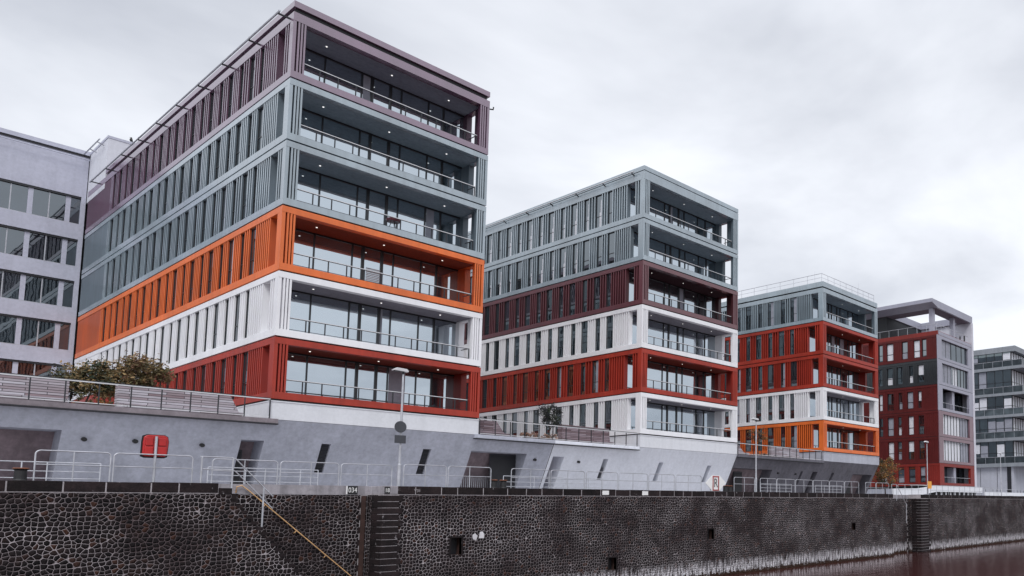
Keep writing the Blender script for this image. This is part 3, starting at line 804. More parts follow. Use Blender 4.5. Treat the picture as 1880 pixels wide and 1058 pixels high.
bench('pale grey timber bench back over the dark podium, right of the middle street lamp', 57.8, 62.4, 5.76, .12)

# ------------------------------------------------------------------ plants
def leafcloud(mb, blobs, n, size, mats, rng, twig=None):
    tot = sum(b[3] * b[4] * b[5] for b in blobs)
    for (cx, cy, cz, rx, ry, rz) in blobs:
        k = int(n * rx * ry * rz / tot)
        # sub-clusters make the outline uneven
        subs = []
        for _ in range(max(6, k // 28)):
            while True:
                p = Vector((rng.uniform(-1, 1), rng.uniform(-1, 1), rng.uniform(-1, 1)))
                if .35 < p.length < 1: break
            subs.append((Vector((cx + p.x * rx, cy + p.y * ry, cz + p.z * rz)), rng.uniform(.13, .30) * min(rx, rz, 1.6), rng.choice(mats)))
        for _ in range(k):
            c, r, mt = rng.choice(subs)
            p = c + Vector((rng.gauss(0, 1), rng.gauss(0, 1), rng.gauss(0, .8))) * r
            if rng.random() < .25: mt = rng.choice(mats)
            s = size * rng.uniform(.6, 1.4)
            a = Vector((rng.gauss(0, 1), rng.gauss(0, 1), rng.gauss(0, .6))).normalized()
            b = a.cross(Vector((rng.gauss(0, 1), rng.gauss(0, 1), rng.gauss(0, 1)))).normalized()
            cc = a.cross(b) * .25 * s
            mb.face([p - a * s, p + b * s * .45 + cc, p + a * s], mt)
            mb.face([p - a * s, p + a * s, p - b * s * .45 + cc], mt)

def tree(name, label, base, trunk_h, blobs, n, size, mats, seed, group=None, r0=.07, cat='tree', branches=7):
    rng = random.Random(seed)
    t = thing(name, label, cat, base, group)
    B = Vector(base)
    m = MB()
    top = Vector((sum(b[0] for b in blobs) / len(blobs), sum(b[1] for b in blobs) / len(blobs), B.z + trunk_h))
    m.tube([B, B.lerp(top, .5) + Vector((rng.uniform(-.08, .08), 0, 0)), top], r0, 'bark', 7, r0 * .6)
    for k in range(branches):
        bl = rng.choice(blobs)
        e = Vector((bl[0] + rng.uniform(-.8, .8) * bl[3], bl[1] + rng.uniform(-.8, .8) * bl[4], bl[2] + rng.uniform(-.3, .9) * bl[5]))
        s = B.lerp(top, rng.uniform(.55, 1))
        mid = s.lerp(e, .5) + Vector((0, 0, .12))
        m.tube([s, mid, e], r0 * .45, 'bark', 5, r0 * .1)
    m.build('trunk', t, base)
    c = MB(); leafcloud(c, blobs, n, size, mats, rng); c.build('crown', t, base)
    return t
tree('shrub', 'big dark green and brown shrub left of the white storey, above the terrace railing', (9.35, 49.5, 4.62), 1.2,
     [(9.0, 49.6, 6.35, .65, .6, .55), (9.75, 49.5, 6.3, .75, .7, .8), (9.5, 49.4, 5.75, .75, .6, .45), (10.2, 49.6, 6.1, .6, .6, .6)], 4200, .08, ['leaf_green', 'leaf_olive', 'leaf_olive', 'leaf_green', 'leaf_ochre', 'leaf_ochre'], 1, 'shrubs on the left terrace', .05, 'shrub')
tree('shrub', 'taller ochre brown shrub in front of the white storey, right of the dark green one', (11.2, 50.4, 4.62), 1.5,
     [(11.35, 50.4, 7.0, .95, .8, .75), (10.7, 50.2, 6.5, .75, .7, .6), (12.0, 50.5, 6.9, .7, .7, .6), (11.3, 50.2, 6.2, .9, .7, .45)], 4600, .08, ['leaf_brown', 'leaf_ochre', 'leaf_olive', 'leaf_olive', 'leaf_brown', 'leaf_ochre'], 2, 'shrubs on the left terrace', .05, 'shrub')
tree('shrub', 'low dark shrub at the left end of the bush group, beside the pale lilac block', (8.75, 50.5, 4.62), .9,
     [(8.7, 50.5, 6.25, .5, .5, .4), (8.9, 50.4, 5.7, .5, .5, .4)], 800, .07, ['leaf_green', 'leaf_black', 'leaf_brown'], 3, 'shrubs on the left terrace', .04, 'shrub')
def planting(label, x0, x1, y, z, h, mats, seed, group, size=.06, n=420):
    rng = random.Random(seed); base = ((x0 + x1) / 2, y, z)
    t = thing('planting', label, 'plants', base, group)
    c = MB(); k = max(2, int((x1 - x0) / .45))
    leafcloud(c, [(x0 + (i + .5) * (x1 - x0) / k, y + rng.uniform(-.15, .15), z + h * .5, .32, .35, h * .55) for i in range(k)], n, size, mats, rng)
    c.build('foliage', t, base)
    b = MB(); b.box(x0, x1, y - .4, y + .4, z - .02, z + .14, 'rust_dark'); b.build('planter', t, base)
planting('low olive and yellow planting under the bushes on the left terrace', 8.55, 9.85, 47.2, 4.66, .42, ['leaf_olive', 'leaf_gold', 'leaf_olive', 'leaf_green'], 5, 'low terrace planting')
planting('pale pink dry planting at the foot of the small dark tree', 31.2, 33.8, 47.6, 4.70, .52, ['leaf_pale', 'leaf_pale', 'leaf_brown'], 6, 'low terrace planting', .07, 700)
planting('pale dry planting over the dark podium, behind the middle street lamp', 55.7, 57.7, 47.4, 4.68, .4, ['leaf_pale', 'leaf_pale', 'leaf_brown'], 8, 'low terrace planting', .07, 420)
tree('small_tree', 'small blackish tree on the terrace in front of the block with the maroon storey', (34.55, 49.4, 4.66), 1.5,
     [(34.55, 49.4, 7.1, .85, .75, .65), (34.1, 49.3, 6.8, .6, .6, .5), (35.1, 49.5, 6.7, .6, .6, .55), (34.6, 49.4, 6.3, .7, .6, .4)], 1500, .075, ['leaf_black', 'leaf_black', 'leaf_green'], 11, None, .05)
tree('small_tree', 'sparse rusty small tree behind the middle street lamp, in front of the orange storey', (58.4, 49.2, 4.66), 1.6,
     [(58.4, 49.2, 7.3, 1.1, .8, .7), (57.8, 49.2, 6.9, .8, .7, .6), (59.1, 49.3, 6.9, .7, .7, .6)], 620, .085, ['leaf_brown', 'leaf_gold', 'leaf_green', 'leaf_black'], 12, None, .05)
tree('small_tree', 'golden autumn tree in the gap before the dark red block', (81.8, 48.3, G), 2.0,
     [(81.8, 48.3, 4.5, 1.9, 1.5, 1.2), (81.2, 48.3, 3.4, 2.0, 1.5, 1.0), (82.2, 48.3, 5.5, 1.0, 1.0, .8), (80.6, 48.2, 5.0, .8, .8, .7), (82.6, 48.3, 3.3, 1.5, 1.2, .9)], 2600, .12, ['leaf_gold', 'leaf_brown', 'leaf_gold', 'leaf_olive', 'leaf_green'], 13, None, .09)

# ------------------------------------------------------------------ quay wall
bb = (40, YQ, ZW)
quay = thing('quay_wall', 'long quay wall of dark polygonal basalt with pale joints and a coping', 'quay wall', bb)
YB = 40.1                                                     # face of the recesses behind
niches = [(21.37, 21.93, -2.42, -1.55), (31.48, 32.05, -3.94, -3.19), (40.27, 40.84, -2.39, -1.67), (59.23, 59.78, -2.30, -1.68), (70.2, 70.7, -3.4, -2.9)]
PQ = lambda u, z, d: (u, YQ + d, z)
mb = MB()
# stair profile as the lower-right outline of the left-hand wall
nst = 25; rise = .236; run = .185; sx0, sz0 = 11.95, .66
for k in range(nst):
    xa = sx0 + k * run
    mb.face([PQ(xa, ZW - .4, 0), PQ(xa + run, ZW - .4, 0), PQ(xa + run, sz0 - (k + 1) * rise, 0), PQ(xa, sz0 - (k + 1) * rise, 0)], 'stone')
mb.face([PQ(-12, ZW - .4, 0), PQ(sx0, ZW - .4, 0), PQ(sx0, .65, 0), PQ(-12, .65, 0)], 'stone')
gridwall(mb, 17.95, 66.9, ZW - .4, .65, niches[:4], PQ, .45, 'stone', 'rust_dark', 'seam')
gridwall(mb, 72.76, 260, ZW - .4, .65, [], PQ, .45, 'stone', 'stone')
# recess backs and the end faces turned to the stairs
for a, b in ((11.4, 17.95), (66.3, 72.76)):
    mb.face([(a, YB, ZW - .4), (b, YB, ZW - .4), (b, YB, .65), (a, YB, .65)], 'stone')
    mb.face([(b, YQ, ZW - .4), (b, YB, ZW - .4), (b, YB, .65), (b, YQ, .65)], 'stone')
mb.face([(66.9, YQ, ZW - .4), (66.9, YB, ZW - .4), (66.9, YB, .65), (66.9, YQ, .65)], 'stone')
mb.build('stone_face', quay, bb)
# coping stones, each its own part
rng = random.Random(4)
def coping_run(xa, xb, mat='block'):
    x = xa
    while x < xb - .05:
        w = rng.choice([1.0, 1.15, 1.3, 1.42, .85]) if x < 60 else rng.choice([1.6, 2.0, 2.4, 1.4])
        w = min(w, xb - x)
        if xb - (x + w) < .4: w = xb - x
        b = MB(); b.box(x + .018, x + w - .018, YQ - .03, YB, .68, G + rng.uniform(-.012, .012), mat); b.build('coping_stone', quay, bb, bevel=.025)
        x += w
coping_run(-12, 11.5); coping_run(18.62, 66.9); coping_run(72.76, 150)
mb = MB(); mb.box(-12, 11.5, YQ - .005, YB, .645, .682, 'mortar'); mb.box(17.95, 66.9, YQ - .005, YB, .645, .682, 'mortar'); mb.box(72.76, 150, YQ - .005, YB, .645, .682, 'mortar')
for a, b in ((-12, 11.5), (18.63, 66.9), (72.76, 150)): mb.box(a + .01, b - .01, YQ - .012, YB - .01, .682, G - .03, 'mortar')
mb.build('mortar_bed', quay, bb)
b = MB(); b.box(11.5, 11.95, YQ - .02, YB, .62, .88, 'block'); b.box(11.95, 12.18, YQ - .02, YB, .40, .655, 'block')
for k in range(nst):
    xa = sx0 + k * run
    b.box(xa, xa + run + .05, YQ - .012, YB, sz0 - (k + 1) * rise - .13, sz0 - (k + 1) * rise, 'block')
b.build('stairs', quay, bb)
b = MB(); b.box(11.2, 17.95, YB - .02, YB + .8, .66, G + .03, 'old_conc'); b.build('concrete_coping', quay, bb)
b = MB(); b.box(66.3, 72.76, YB - .02, YB + .8, .64, G - .02, 'old_conc'); b.build('concrete_coping', quay, bb)
b = MB(); b.box(17.96, 18.62, YQ - .03, YB, .68, G + .01, 'old_conc'); b.build('painted_coping_stone', quay, bb, bevel=.02)
# quoins beside the recesses
for xq, n in ((17.95, 19), (72.76, 19)):
    w0 = .92 if xq < 20 else 2.2
    b = MB(); b.box(xq - .005, xq + w0 * .80, YQ - .022, YQ + .5, ZW - .3, .64, 'mortar'); b.box(xq - .36, xq - .04, YB - .015, YB + .2, ZW - .3, .64, 'mortar'); b.build('mortar_bed', quay, bb)
    for k in range(n):
        z1 = .62 - k * .305
        w = w0 * (1.0 if k % 2 == 0 else .82)
        b = MB(); b.box(xq - .02, xq + w, YQ - .035, YQ + 1.1, z1 - .287, z1, 'block'); b.build('quoin', quay, bb, bevel=.02)
    for k in range(n):
        z1 = .62 - k * .305
        b = MB(); b.box(xq - (.42 if k % 2 else .30), xq - .05, YB - .03, YB + .3, z1 - .287, z1, 'block'); b.build('quoin', quay, bb, bevel=.02)
b = MB(); b.box(17.62, 17.80, YB - .13, YB - .02, ZW - .2, .6, 'rust_dark'); b.build('fender_strip', quay, bb)
for a, bq, c, d in niches[:4]:
    b = MB(); b.box(a - .09, a, YQ - .015, YQ + .2, c - .06, d + .09, 'block'); b.box(bq, bq + .09, YQ - .015, YQ + .2, c - .06, d + .09, 'block'); b.box(a, bq, YQ - .02, YQ + .2, d, d + .09, 'block'); b.build('niche_frame', quay, bb)

# yellow pipe handrail on the recess wall
t = thing('handrail', 'ochre pipe handrail running down the recessed stair wall to the water', 'handrail', (12.7, YB, .9))
m = MB(); y = YB - .12
m.tube([(12.55, y + .1, .72), (12.55, y, .98), (12.72, y, 1.03), (13.0, y, .80), (17.2, y, -3.15), (19.0, y, -4.9)], .024, 'yellow', 8)
m.build('pipe', t, (12.7, YB, .9))
for f in (.15, .45, .75):
    k = MB(); p = Vector((13.0, y, .80)).lerp(Vector((17.2, y, -3.15)), f)
    k.tube([p, p + Vector((-.06, 0, -.10)), p + Vector((-.06, .14, -.12))], .018, 'yellow', 6); k.build('bracket', t, (12.7, YB, .9))

# ------------------------------------------------------------------ quay railings
def hoop(xa, xb, mid, h=1.10, r=.024):
    """white tube hoop with rounded upper corners, a middle post and a middle rail; built round its own middle"""
    c = (xa + xb) / 2; w = (xb - xa) / 2; q = .14
    m = MB()
    pts = [(-w, 0, 0), (-w, 0, h - q)]
    for k in range(1, 5):
        a = math.pi / 2 * k / 4; pts.append((-w + q - q * math.cos(a), 0, h - q + q * math.sin(a)))
    for k in range(0, 5):
        a = math.pi / 2 * k / 4; pts.append((w - q + q * math.sin(a), 0, h - q + q * math.cos(a)))
    pts.append((w, 0, 0))
    m.tube(pts, r, 'galv', 8); frame = m
    m2 = MB(); m2.tube([(mid - c, 0, 0), (mid - c, 0, h)], r * .85, 'galv', 8)
    m3 = MB(); m3.tube([(-w, 0, h * .54), (w, 0, h * .54)], r * .8, 'galv', 8)
    return c, frame, m2, m3
GR = 'white hoop railings along the quay edge'
LB = 'galvanised hoop railing panel on the coping'
hoops = [
 (6.2, 8.21, 7.2, 38.95, 'hoop railing panel on the quay edge left of the red lifebuoy cabinet'),
 (8.3, 10.69, 9.51, 38.95, 'hoop railing panel on the quay edge carrying the post under the red lifebuoy cabinet'),
 (11.75, 14.15, 12.9, 40.35, 'hoop railing panel behind the top of the stair handrail, in front of the podium door'),
 (14.26, 16.68, 15.5, 40.35, 'hoop railing panel on the concrete coping in front of the left louvred slit'),
 (16.78, 19.13, 17.96, 40.35, 'hoop railing panel directly left of the tall lamp with the round sign'),
 (19.03, 21.18, 20.1, 38.95, 'hoop railing panel directly right of the tall lamp with the round sign'),
 (21.29, 23.66, 22.45, 38.95, 'hoop railing panel left of the pair of bollards, in front of the garage recess'),
 (24.88, 27.31, 26.1, 38.95, 'hoop railing panel right of the pair of bollards, across the podium colour joint'),
 (27.43, 29.79, 28.6, 38.95, 'hoop railing panel in front of the recess at the left end of the pale podium'),
 (29.93, 32.33, 31.1, 38.95, 'hoop railing panel below the first slit of the pale podium'),
 (32.44, 34.83, 33.6, 38.95, 'hoop railing panel between the first and second slits of the pale podium'),
 (34.95, 37.27, 36.1, 38.95, 'hoop railing panel below the second slit of the pale podium'),
 (37.41, 39.9, 38.6, 38.95, 'hoop railing panel directly left of the diamond sign with the letter R'),
 (43.42, 45.8, 44.6, 38.95, 'hoop railing panel directly left of the middle street lamp, right of the diamond sign'),
 (46.5, 48.55, 47.4, 38.95, 'hoop railing panel directly right of the middle street lamp'),
 (48.62, 51.03, 49.8, 38.95, 'second hoop railing panel right of the middle street lamp'),
 (51.14, 53.57, 52.3, 38.95, 'third hoop railing panel right of the middle street lamp'),
 (53.66, 56.08, 54.9, 38.95, 'fourth hoop railing panel right of the middle street lamp'),
 (56.16, 58.5, 57.3, 38.95, 'fifth hoop railing panel right of the middle street lamp'),
 (58.6, 61.02, 59.8, 38.95, 'last hoop railing panel in front of the dark podium'),
 (62.25, 64.11, 63.2, 38.95, 'hoop railing panel right of the gap below the corner of the dark podium'),
 (64.25, 66.65, 65.4, 38.95, 'hoop railing panel just left of the far stair gap'),
]
def put_hoop(xa, xb, mid, y, label, group, h=1.10, rails=(.54,)):
    c, f, m2, m3 = hoop(xa, xb, mid, h)
    t = thing('hoop_railing', label, 'railing', (c, y, G), group)
    f.build('frame', t); m2.build('post', t)
    m3.build('rail', t)
    return t
for xa, xb, mid, y, lab in hoops: put_hoop(xa, xb, mid, y, lab, GR)
def back_rail(label, posts, y=46.6, h=1.02):
    a, b = posts[0], posts[-1]; base = ((a + b) / 2, y, G)
    t = thing('guard_railing', label, 'railing', base, 'low guard railings before the podium')
    for p in posts:
        m = MB(); m.tube([(p, y, G), (p, y, G + h)], .025, 'galv', 6); m.build('post', t, base)
    m = MB()
    m.tube([(a, y, G + h), (b, y, G + h)], .026, 'galv', 6); m.build('top_rail', t, base)
    m = MB()
    m.tube([(a, y, G + h * .62), (b, y, G + h * .62)], .02, 'galv', 6)
    m.tube([(a, y, G + h * .32), (b, y, G + h * .32)], .02, 'galv', 6); m.build('lower_rails', t, base)
back_rail('low guard railing across the wide recess at the far left', [2.8, 4.9, 7.03, 7.8, 9.5])
back_rail('low guard railing in front of the narrow podium door and the left louvred slit', [13.4, 14.95, 15.8, 17.4, 18.24])
back_rail('low guard railing across the joint of the grey and the pale podium', [29.2, 31.5, 34.1, 36.0, 37.3])
back_rail('low guard railing right of the middle street lamp, left part of the dark podium', [55.7, 57.2, 58.6, 60.5])
back_rail('low guard railing in front of the slits of the dark podium', [64.6, 66.2, 67.8, 69.5])
# stair handrail at the head of the steps
t = thing('stair_handrail', 'galvanised double handrail turning down at the head of the quay stairs', 'handrail', (11.5, 39, G), None)
m = MB(); y = YQ + .22; sl = rise / run * .62
for dz, xs in ((1.09, 10.87), (.58, 10.95)):
    m.tube([(xs, y, G + dz), (11.98, y, G + dz), (12.1, y, G + dz - .06), (13.5, y, G + dz - 1.62)], .024, 'galv', 8)
m.build('rail', t, (11.5, 39, G))
for x, z0, z1 in ((10.95, G, G + 1.09), (12.0, .2, G + 1.09), (13.15, -.75, G - .15)):
    p = MB(); p.tube([(x, y, z0), (x, y, z1)], .035, 'galv', 8); p.build('post', t, (11.5, 39, G))
t = thing('stair_handrail', 'small galvanised handrail at the head of the far right quay stairs', 'handrail', (67.5, 39, G), None)
m = MB()
m.tube([(67.0, y, G + 1.0), (68.0, y, G + 1.0), (70.2, y, G - 1.2)], .03, 'galv', 6); m.build('rail', t, (67.5, 39, G))
for x, z0, z1 in ((67.0, G, G + 1.0), (68.0, .4, G + 1.0), (70.0, -1.9, G - .95)):
    p = MB(); p.tube([(x, y, z0), (x, y, z1)], .035, 'galv', 6); p.build('post', t, (67.5, 39, G))

# ------------------------------------------------------------------ street lamps, signs
def street_lamp(x, y, z0, label, h=5.85, head=.85):
    base = (x, y, z0)
    t = thing('street_lamp', label, 'street lamp', base, 'street lamps on the quay')
    m = MB(); m.lathe(x, y, [(.085, z0), (.085, z0 + 1.1), (.06, z0 + 1.14), (.045, z0 + h)], 'galv', 12); m.build('pole', t, base, smooth=False)
    m = MB(); zt = z0 + h
    s = head
    m.prism([(x - .62 * s, zt + .02), (x + .2, zt - .01), (x + .2, zt + .07), (x + .12, zt + .15), (x - .42 * s, zt + .17), (x - .62 * s, zt + .05)], y - .13, y + .13, 'raillight')
    m.build('lamp_head', t, base, bevel=.02)
    m = MB(); m.prism([(x - .55 * s, zt - .012), (x - .02, zt - .03), (x - .02, zt - .012), (x - .55 * s, zt + .004)], y - .1, y + .1, 'railpost'); m.build('lens', t, base)
    m = MB(); m.tube([(x, y, zt - .12), (x, y, zt + .05)], .06, 'railpost', 8); m.build('collar', t, base)
    return t
street_lamp(18.98, 39.3, G, 'tallest looking street lamp, with the round sign fixed to its pole', 5.78)
street_lamp(46.4, 39.3, G, 'street lamp in front of the orange storey and the dark podium', 5.75)
street_lamp(75.8, 39.3, G, 'street lamp in front of the dark red block', 5.82)
street_lamp(107.5, 43.5, G, 'street lamp furthest right, in front of the grey glass block', 6.4)
lx = 18.93
t = tag(None or (lambda m: (m.lathe(0, 0, [(.29, 0), (.29, .02)], 'signback', 28), m.build('traffic_sign'))[1])(MB()), 'round traffic sign seen from its grey back, on the lamp pole', 'traffic sign')
t.rotation_euler = (R(90), 0, 0); t.location = (18.90, 39.20, 4.05)
def flat(name, poly, y0, y1, mat, label, cat, base=None, group=None):
    m = MB(); m.prism(poly, y0, y1, mat); b = base or (sum(p[0] for p in poly) / len(poly), y0, min(p[1] for p in poly))
    return tag(m.build(name, None, b), label, cat, group)
flat('sign_plate', [(18.64, 3.23), (19.18, 3.23), (19.18, 3.63), (18.64, 3.63)], 39.18, 39.2, 'signback', 'square grey sign plate under the round sign on the lamp pole', 'sign')

def text(body, size, mat, loc, parent=None, name='lettering', rot=(R(90), 0, 0), sx=1.0):
    cu = bpy.data.curves.new(name, 'FONT'); cu.body = body; cu.size = size; cu.extrude = .004; cu.align_x = 'CENTER'; cu.align_y = 'CENTER'
    o = bpy.data.objects.new(name, cu); COL.objects.link(o)
    bpy.context.view_layer.update()
    me = bpy.data.meshes.new_from_object(o.evaluated_get(bpy.context.evaluated_depsgraph_get()))
    bpy.data.objects.remove(o)
    me.materials.clear(); me.materials.append(M[mat])
    q = bpy.data.objects.new(name, me); COL.objects.link(q)
    q.rotation_euler = rot; q.scale = (sx, 1, 1)
    if parent is not None: q.parent = parent; q.location = Vector(loc) - parent.location
    else: q.location = loc
    return q
# diamond sign with R
base = (41.17, 38.75, G)
t = thing('diamond_sign', 'white diamond shaped sign with a red framed black letter R on the quay edge', 'sign', base)
m = MB(); m.prism([(40.12, 1.66), (40.82, 1.09), (41.55, 1.09), (42.26, 1.72), (41.6, 2.24), (40.8, 2.24)], 38.73, 38.76, 'signwhite'); m.build('panel', t, base)
m = MB()
for a, b, c, d in ((40.84, 41.52, 2.10, 2.19), (40.84, 41.52, 1.11, 1.20), (40.84, 40.94, 1.20, 2.10), (41.42, 41.52, 1.20, 2.10)): m.box(a, b, 38.712, 38.73, c, d, 'signred')
m.build('red_frame', t, base)
text('R', .92, 'ink', (41.18, 38.722, 1.65), t, sx=.78)
for x in (40.7, 41.7):
    m = MB(); m.tube([(x, 38.80, G - .2), (x, 38.80, 2.0)], .03, 'galv', 6); m.build('post', t, base)
# number plates on the coping
def plate(label, x0, x1, z0, z1, y, body, bg, fg, size, sx=.8):
    m = MB(); m.box(x0, x1, y - .012, y, z0, z1, bg); o = tag(m.build('number_plate', None, ((x0 + x1) / 2, y, z0)), label, 'number plate', 'number plates on the quay')
    text(body, size, fg, ((x0 + x1) / 2, y - .014, (z0 + z1) / 2 - .01), o, sx=sx)
    return o
plate('black plate with white 034 on the pale concrete coping', 17.0, 17.44, .69, 1.09, YB - .021, '034', 'ink', 'signwhite', .34, .78)
m = MB(); m.box(16.93, 16.985, YB - .04, YB - .02, .69, 1.09, 'signwhite'); tag(m.build('marker_strip', None, (16.95, YB, .69)), 'narrow white marker strip at the left of the 034 plate', 'marker')
plate('black plate with white 18 beside the stained coping stone', 17.98, 18.24, .70, 1.04, YQ - .031, '18', 'ink', 'signwhite', .28, .8)
for x, lab in ((30.85, 'small white marker plate on the coping below the pale podium, left one'), (34.05, 'small bright white marker plate on the coping, left of the diamond sign')):
    m = MB(); m.box(x, x + .5, YQ - .05, YQ - .032, .74, 1.0, 'signwhite'); tag(m.build('marker_plate', None, (x, YQ, .74)), lab, 'marker')
flat('sign_plate', [(75.1, 1.75), (76.0, 1.75), (76.0, 2.55), (75.1, 2.55)], 38.9, 38.93, 'signyellow', 'small orange warning sign at the foot of the street lamp before the dark red block', 'sign')

for body, x, y, z, sz, par in (('V31', 19.55, YQ - .034, .86, .20, 1), ('VIM', 24.1, YQ - .006, -1.9, .17, 1)):
    text(body, sz, 'mortar', (x, y, z), None, 'painted_mark'); o = bpy.data.objects['painted_mark' if 'painted_mark.001' not in bpy.data.objects else 'painted_mark.001']
    o.parent = quay; o.location = Vector((x, y, z)) - Vector(quay.location)
m = MB(); m.prism([(22.55, -1.66), (22.74, -1.72), (22.80, -1.5), (22.66, -1.34), (22.52, -1.45)], YQ - .008, YQ + .05, 'chalk'); m.prism([(22.88, -1.62), (23.16, -1.63), (23.18, -1.40), (23.06, -1.26), (22.92, -1.30)], YQ - .008, YQ + .05, 'chalk'); m.build('whitewashed_stone', quay, tuple(quay.location))
# small table on a balcony
base = (21.6, 46.75, SEAM[3] + .35)
t = thing('bistro_table', 'small dark red table on the lower grey balcony of the tallest block', 'table', base)
m = MB(); m.lathe(base[0], base[1], [(.02, base[2] + .62), (.36, base[2] + .64), (.40, base[2] + .74), (.36, base[2] + .80)], 'maroon', 16); m.build('table_top', t, base)
for q in range(3):
    a = q * 2.1 + .4
    m = MB(); m.tube([(base[0] + .1 * math.cos(a), base[1] + .1 * math.sin(a), base[2] + .66), (base[0] + .28 * math.cos(a), base[1] + .28 * math.sin(a), base[2])], .02, 'railpost', 6); m.build('leg', t, base)
# lifebuoy cabinet
base = (9.52, 39.1, G)
t = thing('lifebuoy_cabinet', 'red plastic lifebuoy cabinet on a post at the quay railing', 'lifebuoy cabinet', base)
m = MB()
poly = [(9.15, 2.16), (9.24, 2.10), (9.82, 2.10), (9.90, 2.16), (9.93, 2.70), (9.90, 2.88), (9.80, 2.95), (9.28, 2.95), (9.18, 2.88), (9.16, 2.70)]
m.prism(poly, 39.10, 39.24, 'buoyred'); m.build('shell', t, base, bevel=.03)
m = MB(); m.prism([(9.11, 2.10), (9.22, 2.05), (9.84, 2.05), (9.94, 2.10), (9.97, 2.72), (9.93, 2.92), (9.82, 2.985), (9.27, 2.985), (9.14, 2.92), (9.12, 2.72)], 39.24, 39.27, 'ink'); m.build('back_plate', t, base)
for xa, xb in ((9.20, 9.46), (9.58, 9.87)):
    m = MB(); m.box(xa, xb, 39.06, 39.10, 2.18, 2.48, 'buoyred'); m.box(xa + .02, xb - .02, 39.06, 39.10, 2.53, 2.84, 'buoyred'); m.build('lid', t, base, bevel=.025)
m = MB(); m.tube([(9.52, 39.03, G), (9.52, 39.03, 2.90)], .045, 'galv', 8); m.build('post', t, base)

# bollards
def bollard_proto():
    t = thing('bollard', 'black bollard with a rusty rim at the far left of the quay edge', 'bollard', (5.9, 39.15, G), 'mooring bollards')
    m = MB(); m.lathe(0, 0, [(.2, -.02), (.17, .06), (.16, .36), (.21, .42)], 'ink', 16); m.build('body', t)
    m = MB(); m.lathe(0, 0, [(.212, .42), (.212, .445), (.19, .46)], 'rust', 16); m.build('rim', t)
    return t
bo = bollard_proto()
for x, lab in ((23.95, 'left bollard of the pair in front of the garage recess'), (24.54, 'right bollard of the pair in front of the garage recess'),
               (42.65, 'bollard directly right of the diamond sign'), (43.2, 'bollard further right of the diamond sign, before the hoop railing')):
    copy_tree(bo, (x, 39.15, G), lab)

# ------------------------------------------------------------------ white ramp and clutter before the dark red block
base = (95, 45, G)
t = thing('ramp_wall', 'white parapet wall of the raised walkway at the foot of the dark red block', 'wall', base)
m = MB(); m.prism([(78.0, G), (83.5, G), (89.2, 1.65), (103.8, 1.65), (103.8, 2.45), (89.0, 2.42), (84.0, 2.0), (78.0, 1.9)], 44.9, 45.1, 'conc_white'); m.build('parapet', t, base)
m = MB(); m.box(89.2, 103.6, 45.9, 46.0, G, 2.5, 'seam'); m.box(84, 103.8, 45.1, 46.0, 2.38, 2.48, 'paving'); m.build('walkway', t, base)
for k in range(11):
    m = MB(); m.box(89.4 + k * 1.4, 89.52 + k * 1.4, 45.05, 45.2, G, 1.66, 'conc_white'); m.build('pier', t, base)
base = (72.5, 46, G)
for k, (x0, x1, lab) in enumerate(((103.9, 112, 'white low wall below the pale fin of the dark red block'), (112.3, 124, 'white low wall at the far right before the grey glass block'))):
    t = thing('low_wall', lab, 'wall', (x0, 44.6, G), 'white low walls at the far right')
    m = MB(); m.box(x0, x1, 44.5, 44.7, G, 1.75, 'conc_white'); m.build('wall', t, (x0, 44.6, G))
    m = MB(); m.tube([(x0, 44.6, 2.2), (x1, 44.6, 2.2)], .035, 'galv', 6)
    for q in range(int((x1 - x0) / 1.4)): m.tube([(x0 + .3 + q * 1.4, 44.6, 1.7), (x0 + .3 + q * 1.4, 44.6, 2.2)], .03, 'railpost', 5)
    m.build('railing', t, (x0, 44.6, G))
def long_rail(label, xa, xb, y, h=1.05):
    base = ((xa + xb) / 2, y, G); t = thing('guard_railing', label, 'railing', base, 'far railings on the quay')
    m = MB(); m.tube([(xa, y, G + h), (xb, y, G + h)], .03, 'galv', 6); m.tube([(xa, y, G + h * .5), (xb, y, G + h * .5)], .022, 'galv', 6); m.build('rails', t, base)
    x = xa
    while x <= xb + .01:
        m = MB(); m.tube([(x, y, G), (x, y, G + h)], .026, 'galv', 5); m.build('post', t, base); x += 1.5
long_rail('post and rail fence left of the orange sign, above the far stairs', 69.5, 75.0, 39.5)
long_rail('post and rail fence right of the orange sign, before the white parapet', 76.5, 96.0, 39.3)

# bird on the roof
t = thing('bird', 'small dark bird perched on the pale roof tower at the left', 'bird', (17.1, 82.4, 30.45))
m = MB()
m.lathe(0, 0, [(.015, .0), (.015, .10), (.07, .13), (.11, .22), (.10, .30), (.06, .36), (.065, .41), (.05, .46), (.01, .48)], 'ink', 10)
m.tube([(0, 0, .20), (.12, .02, .12), (.26, .04, .03)], .05, 'ink', 6, .02); m.tube([(-.05, 0, .42), (-.14, 0, .41)], .018, 'ink', 5, .004)
m.build('body', t, smooth=True)

# ------------------------------------------------------------------ ground and water
m = MB(); m.face([(-400, YB, G - .02), (1500, YB, G - .02), (1500, 1500, G - .02), (-400, 1500, G - .02)], 'paving')
tag(m.build('ground'), kind='structure')
m = MB(); m.face([(-500, -600, ZW), (1500, -600, ZW), (1500, YB + .2, ZW), (-500, YB + .2, ZW)], 'water')
tag(m.build('water'), kind='structure')

